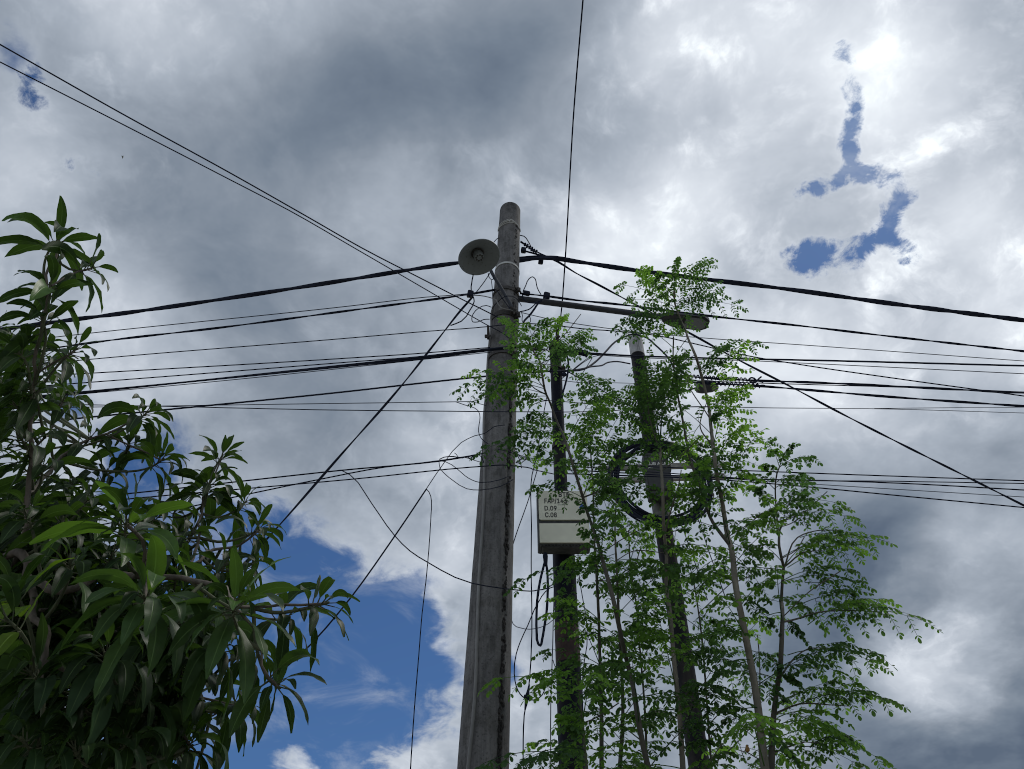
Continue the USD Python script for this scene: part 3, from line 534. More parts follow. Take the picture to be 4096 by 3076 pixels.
# ------------------------------------------------------------------ cables and wires
WG = 'overhead cables and wires at the poles'
def wire(name, label, width, P, m=None, twist=0, pitch=0.5, category='wire', n=7, group=WG, step=.12):
    """width in photo pixels at the first point; twist = number of strands laid round each other."""
    width *= .80; c = spline(P, step if not twist else min(step, pitch/14)); r = rad(width, P[0]); m = m or (M_cable if width > 7 else M_wire)
    if not twist:
        single(name, tube(c, r, n), m, label, category, group=group); return
    t = thing(name, label, category, P[0], group=group)
    tg = np.gradient(c, axis=0); tg /= np.linalg.norm(tg, axis=1, keepdims=True)
    s_ = np.concatenate([[0], np.cumsum(np.linalg.norm(np.diff(c, axis=0), axis=1))])
    a = np.cross(tg, [0, 0, 1.0]); a /= np.linalg.norm(a, axis=1, keepdims=True); b = np.cross(tg, a)
    rs = r/(1+1/math.sin(math.pi/max(twist, 2))) if twist > 2 else r/2
    if width > 18: rs = r*.64
    ro = r-rs
    for k in range(twist):
        ph = s_/pitch*2*np.pi*(1+.08*np.sin(s_*1.7))+k*2*np.pi/twist
        part(t, 'conductor', tube(c+ro*(np.cos(ph)[:, None]*a+np.sin(ph)[:, None]*b), rs*1.04, 7), m)
# --- left of the concrete pole
YP = 3.6
wire('power_cable', 'thickest twisted black power cable left of the concrete pole, running behind the dish lamp', 23, span([(2005, 1030), (1829, 1052), (1700, 1070), (1400, 1118), (927, 1191), (464, 1257), (265, 1282), (20, 1316)], 3.62, dz=-.35, ext=10), twist=2, pitch=.95, category='power cable')
wire('overhead_wire', 'thin wire just above the slack twisted cable left of the pole, under the dish lamp', 4.5, span([(1985, 1157), (1861, 1176), (1700, 1189), (1400, 1224), (358, 1333), (100, 1362)], 3.55, dz=-.3, ext=8))
wire('power_cable', 'slim twisted cable left of the concrete pole, next below the thickest cable', 12, span([(1981, 1159), (1865, 1179), (1700, 1202), (1400, 1242), (861, 1313), (450, 1360), (100, 1408)], 3.54, dz=-.35, ext=8), twist=2, pitch=.8, category='power cable')
wire('overhead_wire', 'single thin wire running left from the pole bracket, alone in the gap between the cables', 5, span([(2093, 1293), (2025, 1298), (1966, 1305), (1700, 1326), (1400, 1352), (464, 1428), (100, 1462)], 3.47, dz=-.3, ext=8))
wire('overhead_wire', 'upper of the two thin wires just above the flat double cable on the left', 5.5, span([(1960, 1390), (1808, 1403), (1700, 1412), (1400, 1432), (411, 1490), (100, 1508)], 3.53, dz=-.25, ext=8))
wire('overhead_wire', 'lower of the two thin wires just above the flat double cable on the left', 5.5, span([(1962, 1394), (1808, 1411), (1700, 1424), (1400, 1448), (285, 1535), (60, 1552)], 3.52, dz=-.3, ext=8))
wire('flat_cable', 'thick flat double cable passing left from the middle of the concrete pole', 17, span([(2115, 1384), (2075, 1387), (1966, 1398), (1700, 1430), (1400, 1461), (318, 1571), (60, 1596)], 3.45, dz=-.35, ext=8), twist=2, pitch=6.0, category='cable')
wire('overhead_wire', 'thin wire hugging the underside of the flat double cable on the left', 4, span([(1966, 1408), (1700, 1437), (1400, 1470), (993, 1513), (318, 1577), (60, 1602)], 3.51, dz=-.35, ext=8))
wire('fibre_cable', 'straight black cable sloping left below the flat double cable and behind the first moringa leaves', 9, span([(2211, 1484), (2067, 1494), (1926, 1507), (1700, 1531), (1400, 1565), (642, 1641), (199, 1685), (0, 1706)], 4.1, dz=-.3, ext=8), category='cable')
wire('telephone_wire', 'thin wire with a frayed end hooked left of the conduit cable', 4, span([(1897, 1606), (1700, 1609), (1400, 1613), (318, 1629), (0, 1634)], 3.5, dz=-.1, ext=8))
wire('telephone_wire', 'short frayed strand rising to the conduit from the frayed thin wire', 3.5, loop3([(1884, 1607, 3.5), (1910, 1600, 3.5), (1935, 1591, 3.5), (1950, 1588, 3.5)]), group=None)
wire('telephone_wire', 'short frayed strand falling to the conduit from the frayed thin wire', 3.5, loop3([(1890, 1607, 3.5), (1915, 1614, 3.5), (1944, 1622, 3.5)]), group=None)
wire('telephone_wire', 'S-shaped loose wire dropping beside the left face of the concrete pole', 4, loop3([(1822, 1607, 3.5), (1860, 1620, 3.5), (1898, 1632, 3.5), (1914, 1645, 3.5), (1920, 1670, 3.5), (1916, 1700, 3.49), (1914, 1725, 3.48), (1926, 1755, 3.46), (1953, 1776, 3.44)]), group=None)
wire('telephone_wire', 'long level wire crossing in front of the concrete pole at mid height', 5.5, np.vstack([span([(2100, 1647), (2070, 1647), (1700, 1644), (1400, 1641), (596, 1624), (0, 1612)], 3.42, dz=-.1, ext=8)[::-1], span([(2100, 1647), (2260, 1648), (2838, 1626), (3000, 1630), (3498, 1635), (4096, 1652)], 3.42, 5.2, ext=8)[1:]]))
wire('telephone_wire', 'thin branch wire splitting upward from the long level wire at the right edge', 3.5, span([(3498, 1634), (3800, 1631), (4096, 1629)], 4.5, 5.3, ext=6))
# lower left group
wire('drop_cable', 'uppermost cable of the lower left group, with a loose tail hanging from it', 7, span([(1940, 1812), (1921, 1816), (1758, 1843), (1368, 1881), (1000, 1921), (680, 1957), (300, 1996), (0, 2027)], 3.5, dz=-.25, ext=6), category='cable')
wire('drop_cable', 'steepest cable of the lower left group, crossing its neighbour left of the pole', 6.5, span([(1921, 1818), (1758, 1845), (1542, 1868), (1271, 1919), (1000, 1975), (700, 2040), (300, 2120), (0, 2180)], 3.49, dz=-.4, ext=6), category='cable')
wire('drop_cable', 'lowest cable of the lower left group, crossing in front of the concrete pole', 6.5, np.vstack([span([(2010, 1860), (1932, 1865), (1406, 1917), (1000, 1953), (520, 1995), (368, 2010), (0, 2042)], 3.42, dz=-.25, ext=6)[::-1], np.array([at(2070, 1865, 3.46), at(2140, 1880, 3.8), at(2215, 1896, 4.12)])]), category='cable')
wire('guy_wire', 'twisted double service line falling steeply left from under the dish lamp into the mango tree', 11, span([(1893, 1185), (1840, 1245), (1778, 1324), (1600, 1550), (1343, 1843), (1111, 2108), (991, 2240), (700, 2560)], 3.5, 3.9, ext=2), twist=2, pitch=1.1, category='service line')
wire('service_line', 'straight line falling left from a knot below the pole clamps to the mango twigs', 7.5, span([(1705, 1957), (1580, 2143), (1358, 2447), (1244, 2577), (1069, 2729), (821, 2880), (600, 3010)], 3.5, 3.8, ext=1.5), category='service line')
wire('telephone_wire', 'thin arching wire from the pole face to the knot of the straight falling line', 4, loop3([(2019, 1700, 3.48), (1976, 1707, 3.45), (1940, 1733, 3.46), (1899, 1743, 3.5), (1845, 1770, 3.5), (1780, 1846, 3.5), (1705, 1956, 3.5)]), group=None)
wire('telephone_wire', 'thin wire hanging straight down from the knot, left of the concrete pole', 4.5, loop3([(1705, 1956, 3.5), (1716, 1968, 3.5), (1726, 2003, 3.5), (1724, 2060, 3.5), (1720, 2133, 3.5), (1704, 2323, 3.5), (1688, 2458, 3.5), (1677, 2599, 3.5), (1658, 2830, 3.5), (1642, 3076, 3.5), (1625, 3400, 3.5)]), group=None)
wire('telephone_wire', 'loose tail drooping from the uppermost lower left cable across the concrete pole', 5, loop3([(1365, 1881, 3.75), (1401, 1900, 3.72), (1487, 2014, 3.65), (1580, 2144, 3.6), (1640, 2204, 3.55), (1712, 2250, 3.5), (1888, 2333, 3.42), (2000, 2352, 3.42), (2040, 2357, 3.45), (2153, 2360, 3.8), (2210, 2338, 4.05), (2240, 2310, 4.1)]), group=None)
wire('telephone_wire', 'larger hanging loop of thin wire left of the pole, below the cable clamps', 4, loop3([(1756, 1845, 3.5), (1760, 1872, 3.5), (1782, 1898, 3.49), (1812, 1922, 3.48), (1867, 1955, 3.46), (1921, 1960, 3.44), (2000, 1946, 3.43), (2052, 1918, 3.48)]), group=None)
wire('telephone_wire', 'smaller hanging loop of thin wire left of the pole, below the cable clamps', 4, loop3([(1756, 1843, 3.5), (1782, 1847, 3.5), (1829, 1876, 3.49), (1860, 1903, 3.48), (1888, 1920, 3.46), (1921, 1930, 3.44), (2000, 1919, 3.43), (2034, 1905, 3.46)]), group=None)
wire('cable_splice', 'knotted wire splice wrapped round the lower left cables beside the pole', 5, loop3([(1757, 1838, 3.49), (1775, 1829, 3.48), (1815, 1826, 3.49), (1850, 1832, 3.47), (1865, 1826, 3.49), (1880, 1833, 3.47), (1895, 1824, 3.49), (1915, 1818, 3.48), (1935, 1850, 3.47)]), group=None, category='wire splice')
wire('cable_splice', 'frayed wire end sticking up from the lower left cables beside the pole', 3.5, loop3([(1818, 1812, 3.48), (1826, 1818, 3.48), (1832, 1828, 3.49), (1860, 1830, 3.49), (1900, 1842, 3.48), (1932, 1852, 3.47)]), group=None, category='wire splice')
# upper left pair
wire('service_line', 'upper of the two lines running from the top left corner down to the pole clamps', 6, span([(2031, 1290), (1985, 1266), (1803, 1175), (1700, 1122), (1444, 990), (1231, 868), (926, 695), (463, 441), (0, 178)], 3.46, dz=.05, ext=6), category='service line')
wire('service_line', 'lower of the two lines running from the top left corner down to the pole clamps', 5, span([(2110, 1428), (2075, 1390), (2016, 1336), (1948, 1300), (1849, 1243), (1700, 1156), (1426, 997), (1157, 842), (926, 722), (398, 450), (0, 248)], 3.46, dz=.05, ext=6), category='service line')
wire('service_line', 'thin line from the top edge of the picture to the black stepped pole', 6, span([(2231, 1330), (2245, 1250), (2261, 1037), (2296, 435), (2332, 0)], 4.2, dz=.1, ext=5), category='service line')
# lamp leads
wire('lamp_lead', 'black lead looping from under the dish lamp to the connector on the slim cable', 6, loop3([(1893, 1098, 3.38), (1887, 1130, 3.41), (1885, 1165, 3.45), (1890, 1180, 3.47), (1897, 1205, 3.48), (1880, 1240, 3.49), (1845, 1285, 3.49), (1802, 1302, 3.5)]), group=None, category='lead')
wire('lamp_lead', 'thin lead from the dish lamp arm down to the connector', 4.5, loop3([(1960, 1092, 3.42), (1935, 1130, 3.43), (1898, 1178, 3.47)]), group=None, category='lead')
wire('lamp_lead', 'small hooked lead under the rim of the dish lamp', 4, loop3([(1953, 1092, 3.4), (1957, 1110, 3.41), (1966, 1119, 3.42), (1975, 1112, 3.43), (1974, 1100, 3.42)]), group=None, category='lead')
wire('lamp_lead', 'straight thin lead hanging from the dish lamp hook to the conduit top', 3.5, loop3([(1965, 1120, 3.42), (1969, 1150, 3.45), (1970, 1185, 3.47), (1972, 1217, 3.5)]), group=None, category='lead')
wire('lamp_lead', 'short curved wire end showing between the dish lamp and the pole top', 4, loop3([(1976, 968, 3.5), (1988, 955, 3.53), (2004, 948, 3.6)]), group=None, category='lead')
wire('pole_lead', 'looped lead bulging left from the conduit at the upper clamps', 4.5, loop3([(1966, 1229, 3.5), (1945, 1222, 3.49), (1915, 1232, 3.48), (1893, 1255, 3.48), (1887, 1275, 3.48), (1892, 1288, 3.48), (1910, 1288, 3.48), (1935, 1278, 3.49), (1958, 1277, 3.5)]), group=None, category='lead')
wire('pole_lead', 'lead draped across the pole face above the arm foot', 5, loop3([(1866, 1181, 3.5), (1920, 1182, 3.49), (1960, 1190, 3.48), (1985, 1200, 3.46), (2005, 1232, 3.44), (2030, 1238, 3.44), (2052, 1242, 3.46)]), M_grey_cable, group=None, category='lead')
wire('pole_lead', 'thin lead arched over the pole face beside the diagonal arm', 4, loop3([(1968, 1235, 3.52), (1990, 1208, 3.47), (2020, 1186, 3.43), (2050, 1185, 3.44), (2075, 1205, 3.5), (2086, 1224, 3.56)]), group=None, category='lead')
wire('pole_lead', 'lead running down the pole face between the two upper clamps', 5, loop3([(1985, 1160, 3.5), (2000, 1180, 3.46), (2025, 1215, 3.44), (2040, 1235, 3.45)]), group=None, category='lead')
# --- connectors
def clamp_box(label, c, d, w, h, l, lugs=2):
    d = unit(d); s = unit(np.cross([0, 0, 1], d)); u = np.cross(d, s)
    t = thing('cable_connector', label, 'connector', c, group='black cable connectors')
    part(t, 'body', box(c, d, s, u, l, w, h, w*.35), M_cable)
    part(t, 'bolt', [tube([c+d*l*k_*.5-u*h*1.0, c+d*l*k_*.5-u*h*1.5], w*.35, 6) for k_ in ((-1, 1) if lugs > 1 else (0,))], M_rust)
    part(t, 'cap', [tube([c+d*l*k_*.5+u*h*.9, c+d*l*k_*.5+u*h*1.25], w*.45, 6) for k_ in (-1, 1)], M_cable)
clamp_box('connector where the dish lamp lead joins the slim twisted cable', at(1881, 1176, 3.46), [1, .2, -.1], .018, .030, .022)
clamp_box('connector beside the right face of the pole above the thickest cable', at(2094, 1001, 3.62), [1, .1, 0], .018, .026, .020)
clamp_box('connector hanging under the thickest right-hand cable near the pole', at(2163, 1046, 3.68), [1, .1, -.1], .018, .024, .020, 1)
clamp_box('connector standing on the street light arm', at(2186, 1187, 3.64), [1, .2, -.1], .022, .04, .024)
clamp_box('connector at the right face of the pole just above the street light arm', at(2106, 1173, 3.6), [1, .2, -.1], .016, .018, .026)
clamp_box('connector in the moringa leaves left of the black pole top', at(2145, 1392, 3.9), [1, .3, 0], .022, .018, .034)
clamp_box('small connector under the cable tip at the black pole top', at(2255, 1497, 4.15), [1, .3, .6], .012, .016, .020)
sp = at(2320, 1409, 4.35); sbx = thing('splice_box', 'black ribbed splice box on the wires between the black pole and the leaning pole', 'splice box', sp)
sd = unit(at(2350, 1415, 4.38)-at(2289, 1402, 4.33)); ss = unit(np.cross([0, 0, 1], sd)); su = np.cross(sd, ss)
part(sbx, 'body', box(sp, sd, ss, su, .058, .02, .021, .004), M_cable)
part(sbx, 'end_cap', [box(sp+sd*.062*k_-su*.006*k_, sd, ss, su, .008, .022, .022, .003) for k_ in (-1, 1)], M_cable)
part(sbx, 'rib', [lathe([(.012, -.004), (.014, 0), (.012, .004)], sp+sd*x_-su*.019, sd, 10) for x_ in (-.03, -.008, .014, .036)], M_cable)
# --- right of the concrete pole
wire('power_cable', 'thickest twisted black power cable right of the concrete pole, behind the highest moringa leaves', 25, span([(2075, 1042), (2164, 1032), (2200, 1031), (2300, 1045), (2471, 1071), (2742, 1107), (3200, 1163), (3506, 1206), (4096, 1281)], 3.62, dz=-.35, ext=10), twist=2, pitch=.95, category='power cable')
wire('power_lead', 'upper short flat lead from the pole into the thickest right-hand cable', 9, loop3([(2078, 1030, 3.6), (2120, 1026, 3.62), (2165, 1024, 3.64), (2200, 1026, 3.65)]), group=None, category='lead')
wire('power_lead', 'sloping lead from the upper right connector into the thickest right-hand cable', 9, loop3([(2098, 1004, 3.62), (2130, 1012, 3.63), (2165, 1022, 3.64), (2210, 1030, 3.65)]), group=None, category='lead')
wire('service_line', 'twisted line falling right from the pole top, behind the moringa, to the lower right edge', 11, span([(2082, 966), (2117, 989), (2164, 1016), (2230, 1046), (2300, 1090), (2390, 1137), (2552, 1224), (2747, 1326), (2904, 1413), (3200, 1566), (3318, 1629), (3607, 1777), (3889, 1918), (4096, 2022)], 3.62, dz=-1.7, ext=6), twist=2, pitch=.9, category='service line')
tie = []
for k_ in range(6):
    c_ = at(2100+k_*9, 978+k_*6, 3.61); tie.append(ring(c_, [1, .1, -.5], .012+.004*(k_ % 2), .008, .004, 12))
single('cable_tie', tie+[tube(loop3([(2118, 992, 3.6), (2132, 1000, 3.6), (2141, 1007, 3.6), (2134, 1008, 3.6), (2122, 996, 3.6)]), .005, 6)], M_cable, 'coiled wire grip at the start of the line falling right from the pole top', 'wire grip')
wire('power_lead', 'curved pigtail above the wire grip on the right face of the pole', 5, loop3([(2080, 941, 3.6), (2096, 945, 3.6), (2110, 961, 3.6), (2124, 987, 3.6)]), group=None, category='lead')
wire('power_cable', 'slim twisted cable right of the pole, resting along the top of the street light arm', 12, span([(2080, 1173), (2110, 1176), (2183, 1184), (2300, 1200), (2471, 1217), (2579, 1230), (2850, 1265), (3200, 1303), (3506, 1339), (4096, 1405)], 3.56, dz=-.3, ext=8), twist=2, pitch=.8, category='power cable')
wire('power_lead', 'tall hairpin lead rising between the pole and the arm connector', 5, loop3([(2092, 1166, 3.58), (2104, 1140, 3.58), (2117, 1114, 3.58), (2130, 1107, 3.58), (2141, 1116, 3.58), (2146, 1140, 3.59), (2154, 1162, 3.6), (2164, 1178, 3.62)]), group=None, category='lead')
wire('power_lead', 'upper lead sagging from the arm connector back to the pole', 6, loop3([(2180, 1192, 3.62), (2150, 1206, 3.58), (2130, 1212, 3.56), (2108, 1207, 3.55), (2092, 1190, 3.56), (2090, 1172, 3.57)]), group=None, category='lead')
wire('power_lead', 'middle lead sagging from the arm connector to the lower clamp', 6, loop3([(2150, 1206, 3.58), (2135, 1222, 3.57), (2115, 1238, 3.56), (2080, 1247, 3.54)]), group=None, category='lead')
wire('power_lead', 'thick lead dropping from the arm connector down the right side of the pole', 10, loop3([(2184, 1192, 3.62), (2155, 1210, 3.6), (2140, 1232, 3.6), (2118, 1262, 3.6), (2098, 1282, 3.58), (2092, 1305, 3.56)]), group=None, category='lead')
wire('power_lead', 'wavy thin lead hanging at the right edge of the pole by the lower clamp', 4, loop3([(2084, 1246, 3.55), (2090, 1262, 3.55), (2088, 1280, 3.55), (2096, 1294, 3.55), (2118, 1292, 3.57), (2122, 1275, 3.58), (2116, 1262, 3.58)]), group=None, category='lead')
wire('overhead_wire', 'uppermost thin wire right of the pole, passing just under the street light', 4, span([(2085, 1250), (2200, 1277), (2364, 1304), (2525, 1325), (2855, 1355), (3200, 1379), (4096, 1444)], 3.56, dz=-.2, ext=8))
wire('overhead_wire', 'thin wire sloping across the level cables on the right, below the uppermost thin wire', 5.5, span([(2093, 1293), (2200, 1299), (2320, 1314), (2471, 1325), (2622, 1341), (2796, 1379), (2975, 1420), (3200, 1458), (3578, 1513), (4096, 1584)], 3.5, dz=-.9, ext=8))
wire('fibre_cable', 'level black cable right of the splice box, topmost of the level cables', 9, span([(2350, 1412), (2525, 1423), (2742, 1430), (3000, 1436), (3200, 1440), (4096, 1463)], 4.38, dz=-.25, ext=8), category='cable')
wire('overhead_wire', 'thin wire diverging just below the topmost level cable on the right', 4, span([(2352, 1417), (2525, 1429), (2742, 1437), (3000, 1443), (3200, 1452), (4096, 1495)], 4.39, dz=-.35, ext=8))
wire('overhead_wire', 'thin wire joining the black pole to the splice box, upper one', 4, loop3([(2236, 1391, 4.2), (2262, 1395, 4.25), (2292, 1402, 4.33)]), group=None)
wire('overhead_wire', 'thin wire joining the black pole to the splice box, lower one', 4, loop3([(2236, 1410, 4.2), (2262, 1412, 4.25), (2294, 1412, 4.33)]), group=None)
wire('overhead_wire', 'thick dead-end cable from the concrete pole to the top of the black pole', 8, loop3([(2100, 1386, 3.5), (2120, 1391, 3.7), (2160, 1396, 3.95), (2211, 1404, 4.17)]), group=None, category='cable')
wire('fibre_cable', 'level black cable with a tied knot, at the height of the small lamp head', 13, span([(2734, 1494), (2766, 1506), (2796, 1509), (3045, 1523), (3200, 1528), (4096, 1572)], 4.9, dz=-.25, ext=8), twist=2, pitch=.9, category='cable')
wire('overhead_wire', 'thin wire between the two thick level cables beside the small lamp head', 5, span([(2698, 1520), (2877, 1526), (3000, 1531), (3200, 1537), (3550, 1547), (4096, 1568)], 4.95, dz=-.2, ext=8))
wire('fibre_cable', 'level black cable passing just over the small lamp head', 13, span([(2680, 1519), (2748, 1527), (2877, 1535), (3050, 1545), (3200, 1557), (3506, 1583), (4096, 1625)], 4.9, dz=-.3, ext=8), twist=2, pitch=1.0, category='cable')
kn = at(3008, 1521, 4.9)
single('cable_tie', [tube(spline(loop3([(2996, 1518, 4.88), (3004, 1511, 4.88), (3016, 1513, 4.87), (3026, 1522, 4.88), (3036, 1514, 4.88), (3045, 1507, 4.88)]), .02), .008, 6), tube(spline(loop3([(2994, 1520, 4.91), (3012, 1530, 4.88), (3030, 1524, 4.88), (3052, 1528, 4.9)]), .02), .008, 6)], M_cable, 'knotted wire tail on the level cable right of the small lamp head', 'wire grip')
single('cable_tie', tube(spline(loop3([(3036, 1545, 4.9), (3046, 1541, 4.89), (3058, 1542, 4.89), (3064, 1547, 4.9)]), .02), .007, 6), M_cable, 'small wire loop on the cable just right of the small lamp head', 'wire grip')
for k_, (a_, b_) in enumerate((((2770, 1507), (2990, 1520)), ((2800, 1531), (3040, 1544)))):
    pa, pb = at(*a_, 4.9), at(*b_, 4.9); tt = np.linspace(0, 1, 200)[:, None]; c_ = pa+(pb-pa)*tt; ph = tt[:, 0]*2*np.pi*14
    single('spiral_grip', tube(c_+.017*np.stack([0*ph, np.cos(ph), np.sin(ph)], 1), .0055, 6), M_cable, ['spiral wire grip wound on the upper thick cable above the small lamp head', 'spiral wire grip wound on the lower thick cable at the small lamp head'][k_], 'wire grip')
# cables between the black pole and the leaning pole
wire('slack_cable', 'thick black cable arching up from the black pole over the collar of the leaning pole', 12, np.array([at(2224, 1485, 4.1), at(2280, 1483, 4.2), at(2335, 1476, 4.45), at(2381, 1448, 4.7), at(2417, 1413, 4.9), at(2460, 1368, 5.1), at(2499, 1347, 5.3), at(2545, 1338, 5.45), at(2585, 1350, 5.42), at(2619, 1378, 5.35), at(2672, 1430, 5.2), at(2698, 1470, 5.05), at(2734, 1494, 4.9)]), category='cable', group=None)
wire('slack_cable', 'wavy black cable from the black pole to the leaves before the leaning pole', 9, loop3([(2300, 1480, 4.2), (2335, 1474, 4.4), (2368, 1466, 4.6), (2407, 1462, 4.8), (2431, 1450, 5), (2467, 1446, 5.2), (2520, 1455, 5.45)]), category='cable', group=None)
wire('slack_cable', 'black cable looping down the right side of the black pole', 9, loop3([(2240, 1388, 4.15), (2256, 1398, 4.13), (2267, 1420, 4.12), (2273, 1450, 4.12), (2272, 1485, 4.12), (2265, 1522, 4.12), (2256, 1555, 4.14), (2246, 1590, 4.15)]), category='cable', group=None)
wire('overhead_wire', 'wire falling diagonally right from the black pole towards the leaning pole', 6, span([(2246, 1472), (2344, 1527), (2429, 1573), (2525, 1626), (2580, 1655)], 4.2, 5.5), group=None)
wire('overhead_wire', 'short wire crossing below the arching cable beside the black pole', 5, loop3([(2246, 1515, 4.16), (2262, 1502, 4.15), (2278, 1488, 4.16)]), group=None)
for k_, (lab, pts_) in enumerate((('upper of the fan wires between the black pole and the splice box wires', [(2291, 1479), (2330, 1448), (2372, 1418), (2385, 1411)]), ('lower of the fan wires between the black pole and the splice box wires', [(2294, 1481), (2330, 1452), (2375, 1426), (2405, 1421)]), ('steepest of the fan wires under the splice box', [(2306, 1529), (2345, 1470), (2368, 1433)]))):
    wire('fan_wire', lab, 4, loop3([(x, y, 4.3+.1*i_) for i_, (x, y) in enumerate(pts_)]), group=None)
wire('overhead_wire', 'thin level wire just right of the black pole below the cable loop', 3.5, span([(2250, 1522), (2306, 1529), (2400, 1530), (2560, 1534)], 4.2, 5.5), group=None)
wire('overhead_wire', 'thin wire running right from the concrete pole behind the moringa trunk at mid height', 4, span([(2085, 1592), (2205, 1603), (2250, 1606), (2449, 1624), (2838, 1628)], 3.65, 4.6), group=None)
wire('drop_wire', 'curved thin wire bending down between the two poles at mid height', 4, loop3([(2106, 1690, 3.8), (2108, 1665, 3.8), (2115, 1639, 3.82), (2139, 1615, 3.88), (2165, 1606, 3.95), (2195, 1602, 4.1)]), group=None)
# drop wires between the poles
wire('drop_wire', 'straight hanging wire with a splice sleeve between the concrete pole and the black pole', 4.5, loop3([(2187, 1588, 3.95), (2169, 1684, 3.95), (2145, 1832, 3.95), (2128, 1900, 3.95), (2126, 2100, 3.95), (2125, 2254, 3.95), (2125, 2608, 3.95), (2118, 2720, 3.95), (2110, 2785, 3.95), (2097, 2860, 3.95), (2093, 2960, 3.95), (2093, 3076, 3.95), (2093, 3500, 3.95)]), group=None)
wire('drop_wire', 'slanting wire falling left from beside the black pole behind the concrete pole', 4.5, loop3([(2149, 1880, 3.95), (2110, 2010, 3.9), (2061, 2148, 3.85), (2033, 2240, 3.85), (2010, 2310, 3.85)]), group=None)
wire('drop_wire', 'wire bowing left in a long loop from the cabinet to the inline splice', 5, loop3([(2225, 2345, 4.1), (2200, 2352, 4.08), (2167, 2385, 4.05), (2111, 2502, 4.0), (2080, 2570, 4.0), (2065, 2615, 4.0), (2057, 2693, 3.98), (2065, 2745, 3.97), (2080, 2775, 3.96), (2098, 2792, 3.95), (2120, 2800, 3.95), (2145, 2797, 3.97), (2167, 2782, 4.0), (2178, 2760, 4.05)]), group=None)
wire('drop_wire', 'right of the two long wires hanging beside the black pole', 4.5, loop3([(2217, 2340, 4.1), (2214, 2450, 4.1), (2210, 2608, 4.1), (2203, 2820, 4.1), (2203, 3076, 4.1), (2202, 3500, 4.1)]), group=None)
wire('drop_wire', 'sagging wire strung from the concrete pole to the black pole below the cabinet', 4, loop3([(2043, 2470, 3.6), (2052, 2495, 3.65), (2080, 2511, 3.75), (2118, 2517, 3.85), (2160, 2510, 3.95), (2196, 2493, 4.05), (2235, 2450, 4.12), (2246, 2428, 4.12)]), group=None)
wire('drop_wire', 'short wire splaying from the black pole to the hanging wire by the rusty collar', 4, loop3([(2212, 2640, 4.1), (2216, 2655, 4.1), (2222, 2668, 4.1), (2230, 2680, 4.1)]), group=None)
wire('drop_wire', 'thin wire hanging from the cabinet along the right side of the black pole', 4.5, loop3([(2312, 2215, 4.1), (2316, 2296, 4.1), (2332, 2400, 4.1), (2344, 2466, 4.1), (2348, 2580, 4.1), (2338, 2640, 4.1), (2330, 2720, 4.1), (2335, 2900, 4.1), (2350, 3076, 4.1), (2360, 3400, 4.1)]), group=None)
isp = thing('inline_splice', 'tapered black splice sleeve on the left hanging wire beside the concrete pole', 'splice sleeve', at(2109, 2790, 3.95))
s0, s1 = at(2117, 2738, 3.95), at(2100, 2840, 3.95); sl_ = np.linalg.norm(s1-s0)
part(isp, 'sleeve', lathe([(.004, 0), (.007, sl_*.25), (.011, sl_*.42), (.012, sl_*.55), (.009, sl_*.7), (.004, sl_)], s0, s1-s0, 12), M_cable)
part(isp, 'collar_nut', ring(s0+(s1-s0)*.5, s1-s0, .013, .012, .006, 8), M_cable)
wire('cabinet_cable', 'thick black cable slack loop hanging under the left end of the cabinet', 12, loop3([(2181, 2240, 4.07), (2172, 2275, 4.06), (2160, 2325, 4.05), (2149, 2400, 4.05), (2146, 2466, 4.05), (2147, 2535, 4.05), (2153, 2575, 4.05), (2161, 2583, 4.05), (2168, 2560, 4.05), (2176, 2515, 4.05), (2186, 2450, 4.05), (2190, 2396, 4.05), (2190, 2296, 4.06), (2186, 2260, 4.07), (2182, 2240, 4.07)]), category='cable', group=None)
# messy bundle between the concrete pole and the black pole, at the height of the lower left group
for lab, pts_ in (('upper wire of the tangle between the concrete pole and the black pole', [(2040, 1800, 3.5), (2067, 1815, 3.55), (2090, 1824, 3.7), (2106, 1829, 3.8), (2150, 1836, 4), (2214, 1844, 4.15)]),
                  ('middle wire of the tangle between the concrete pole and the black pole', [(2068, 1812, 3.55), (2085, 1832, 3.65), (2110, 1838, 3.8), (2160, 1842, 4), (2214, 1850, 4.15)]),
                  ('lower wire of the tangle between the concrete pole and the black pole', [(2064, 1850, 3.55), (2085, 1838, 3.65), (2105, 1832, 3.8), (2130, 1852, 3.9), (2214, 1856, 4.15)]),
                  ('knotted wire of the tangle beside the right face of the concrete pole', [(2066, 1852, 3.56), (2078, 1842, 3.6), (2095, 1830, 3.7), (2105, 1836, 3.75), (2092, 1846, 3.7), (2080, 1856, 3.65), (2072, 1850, 3.6)]),
                  ('thin stiff wire of the tangle pointing down beside the pole', [(2070, 1820, 3.56), (2082, 1850, 3.6), (2086, 1872, 3.6)]),
                  ('black lead round the pole face above the tangle', [(1992, 1797, 3.46), (2020, 1803, 3.45), (2050, 1812, 3.48), (2068, 1822, 3.55)])):
    wire('tangle_wire', lab, 4.5, loop3(pts_), group=None)
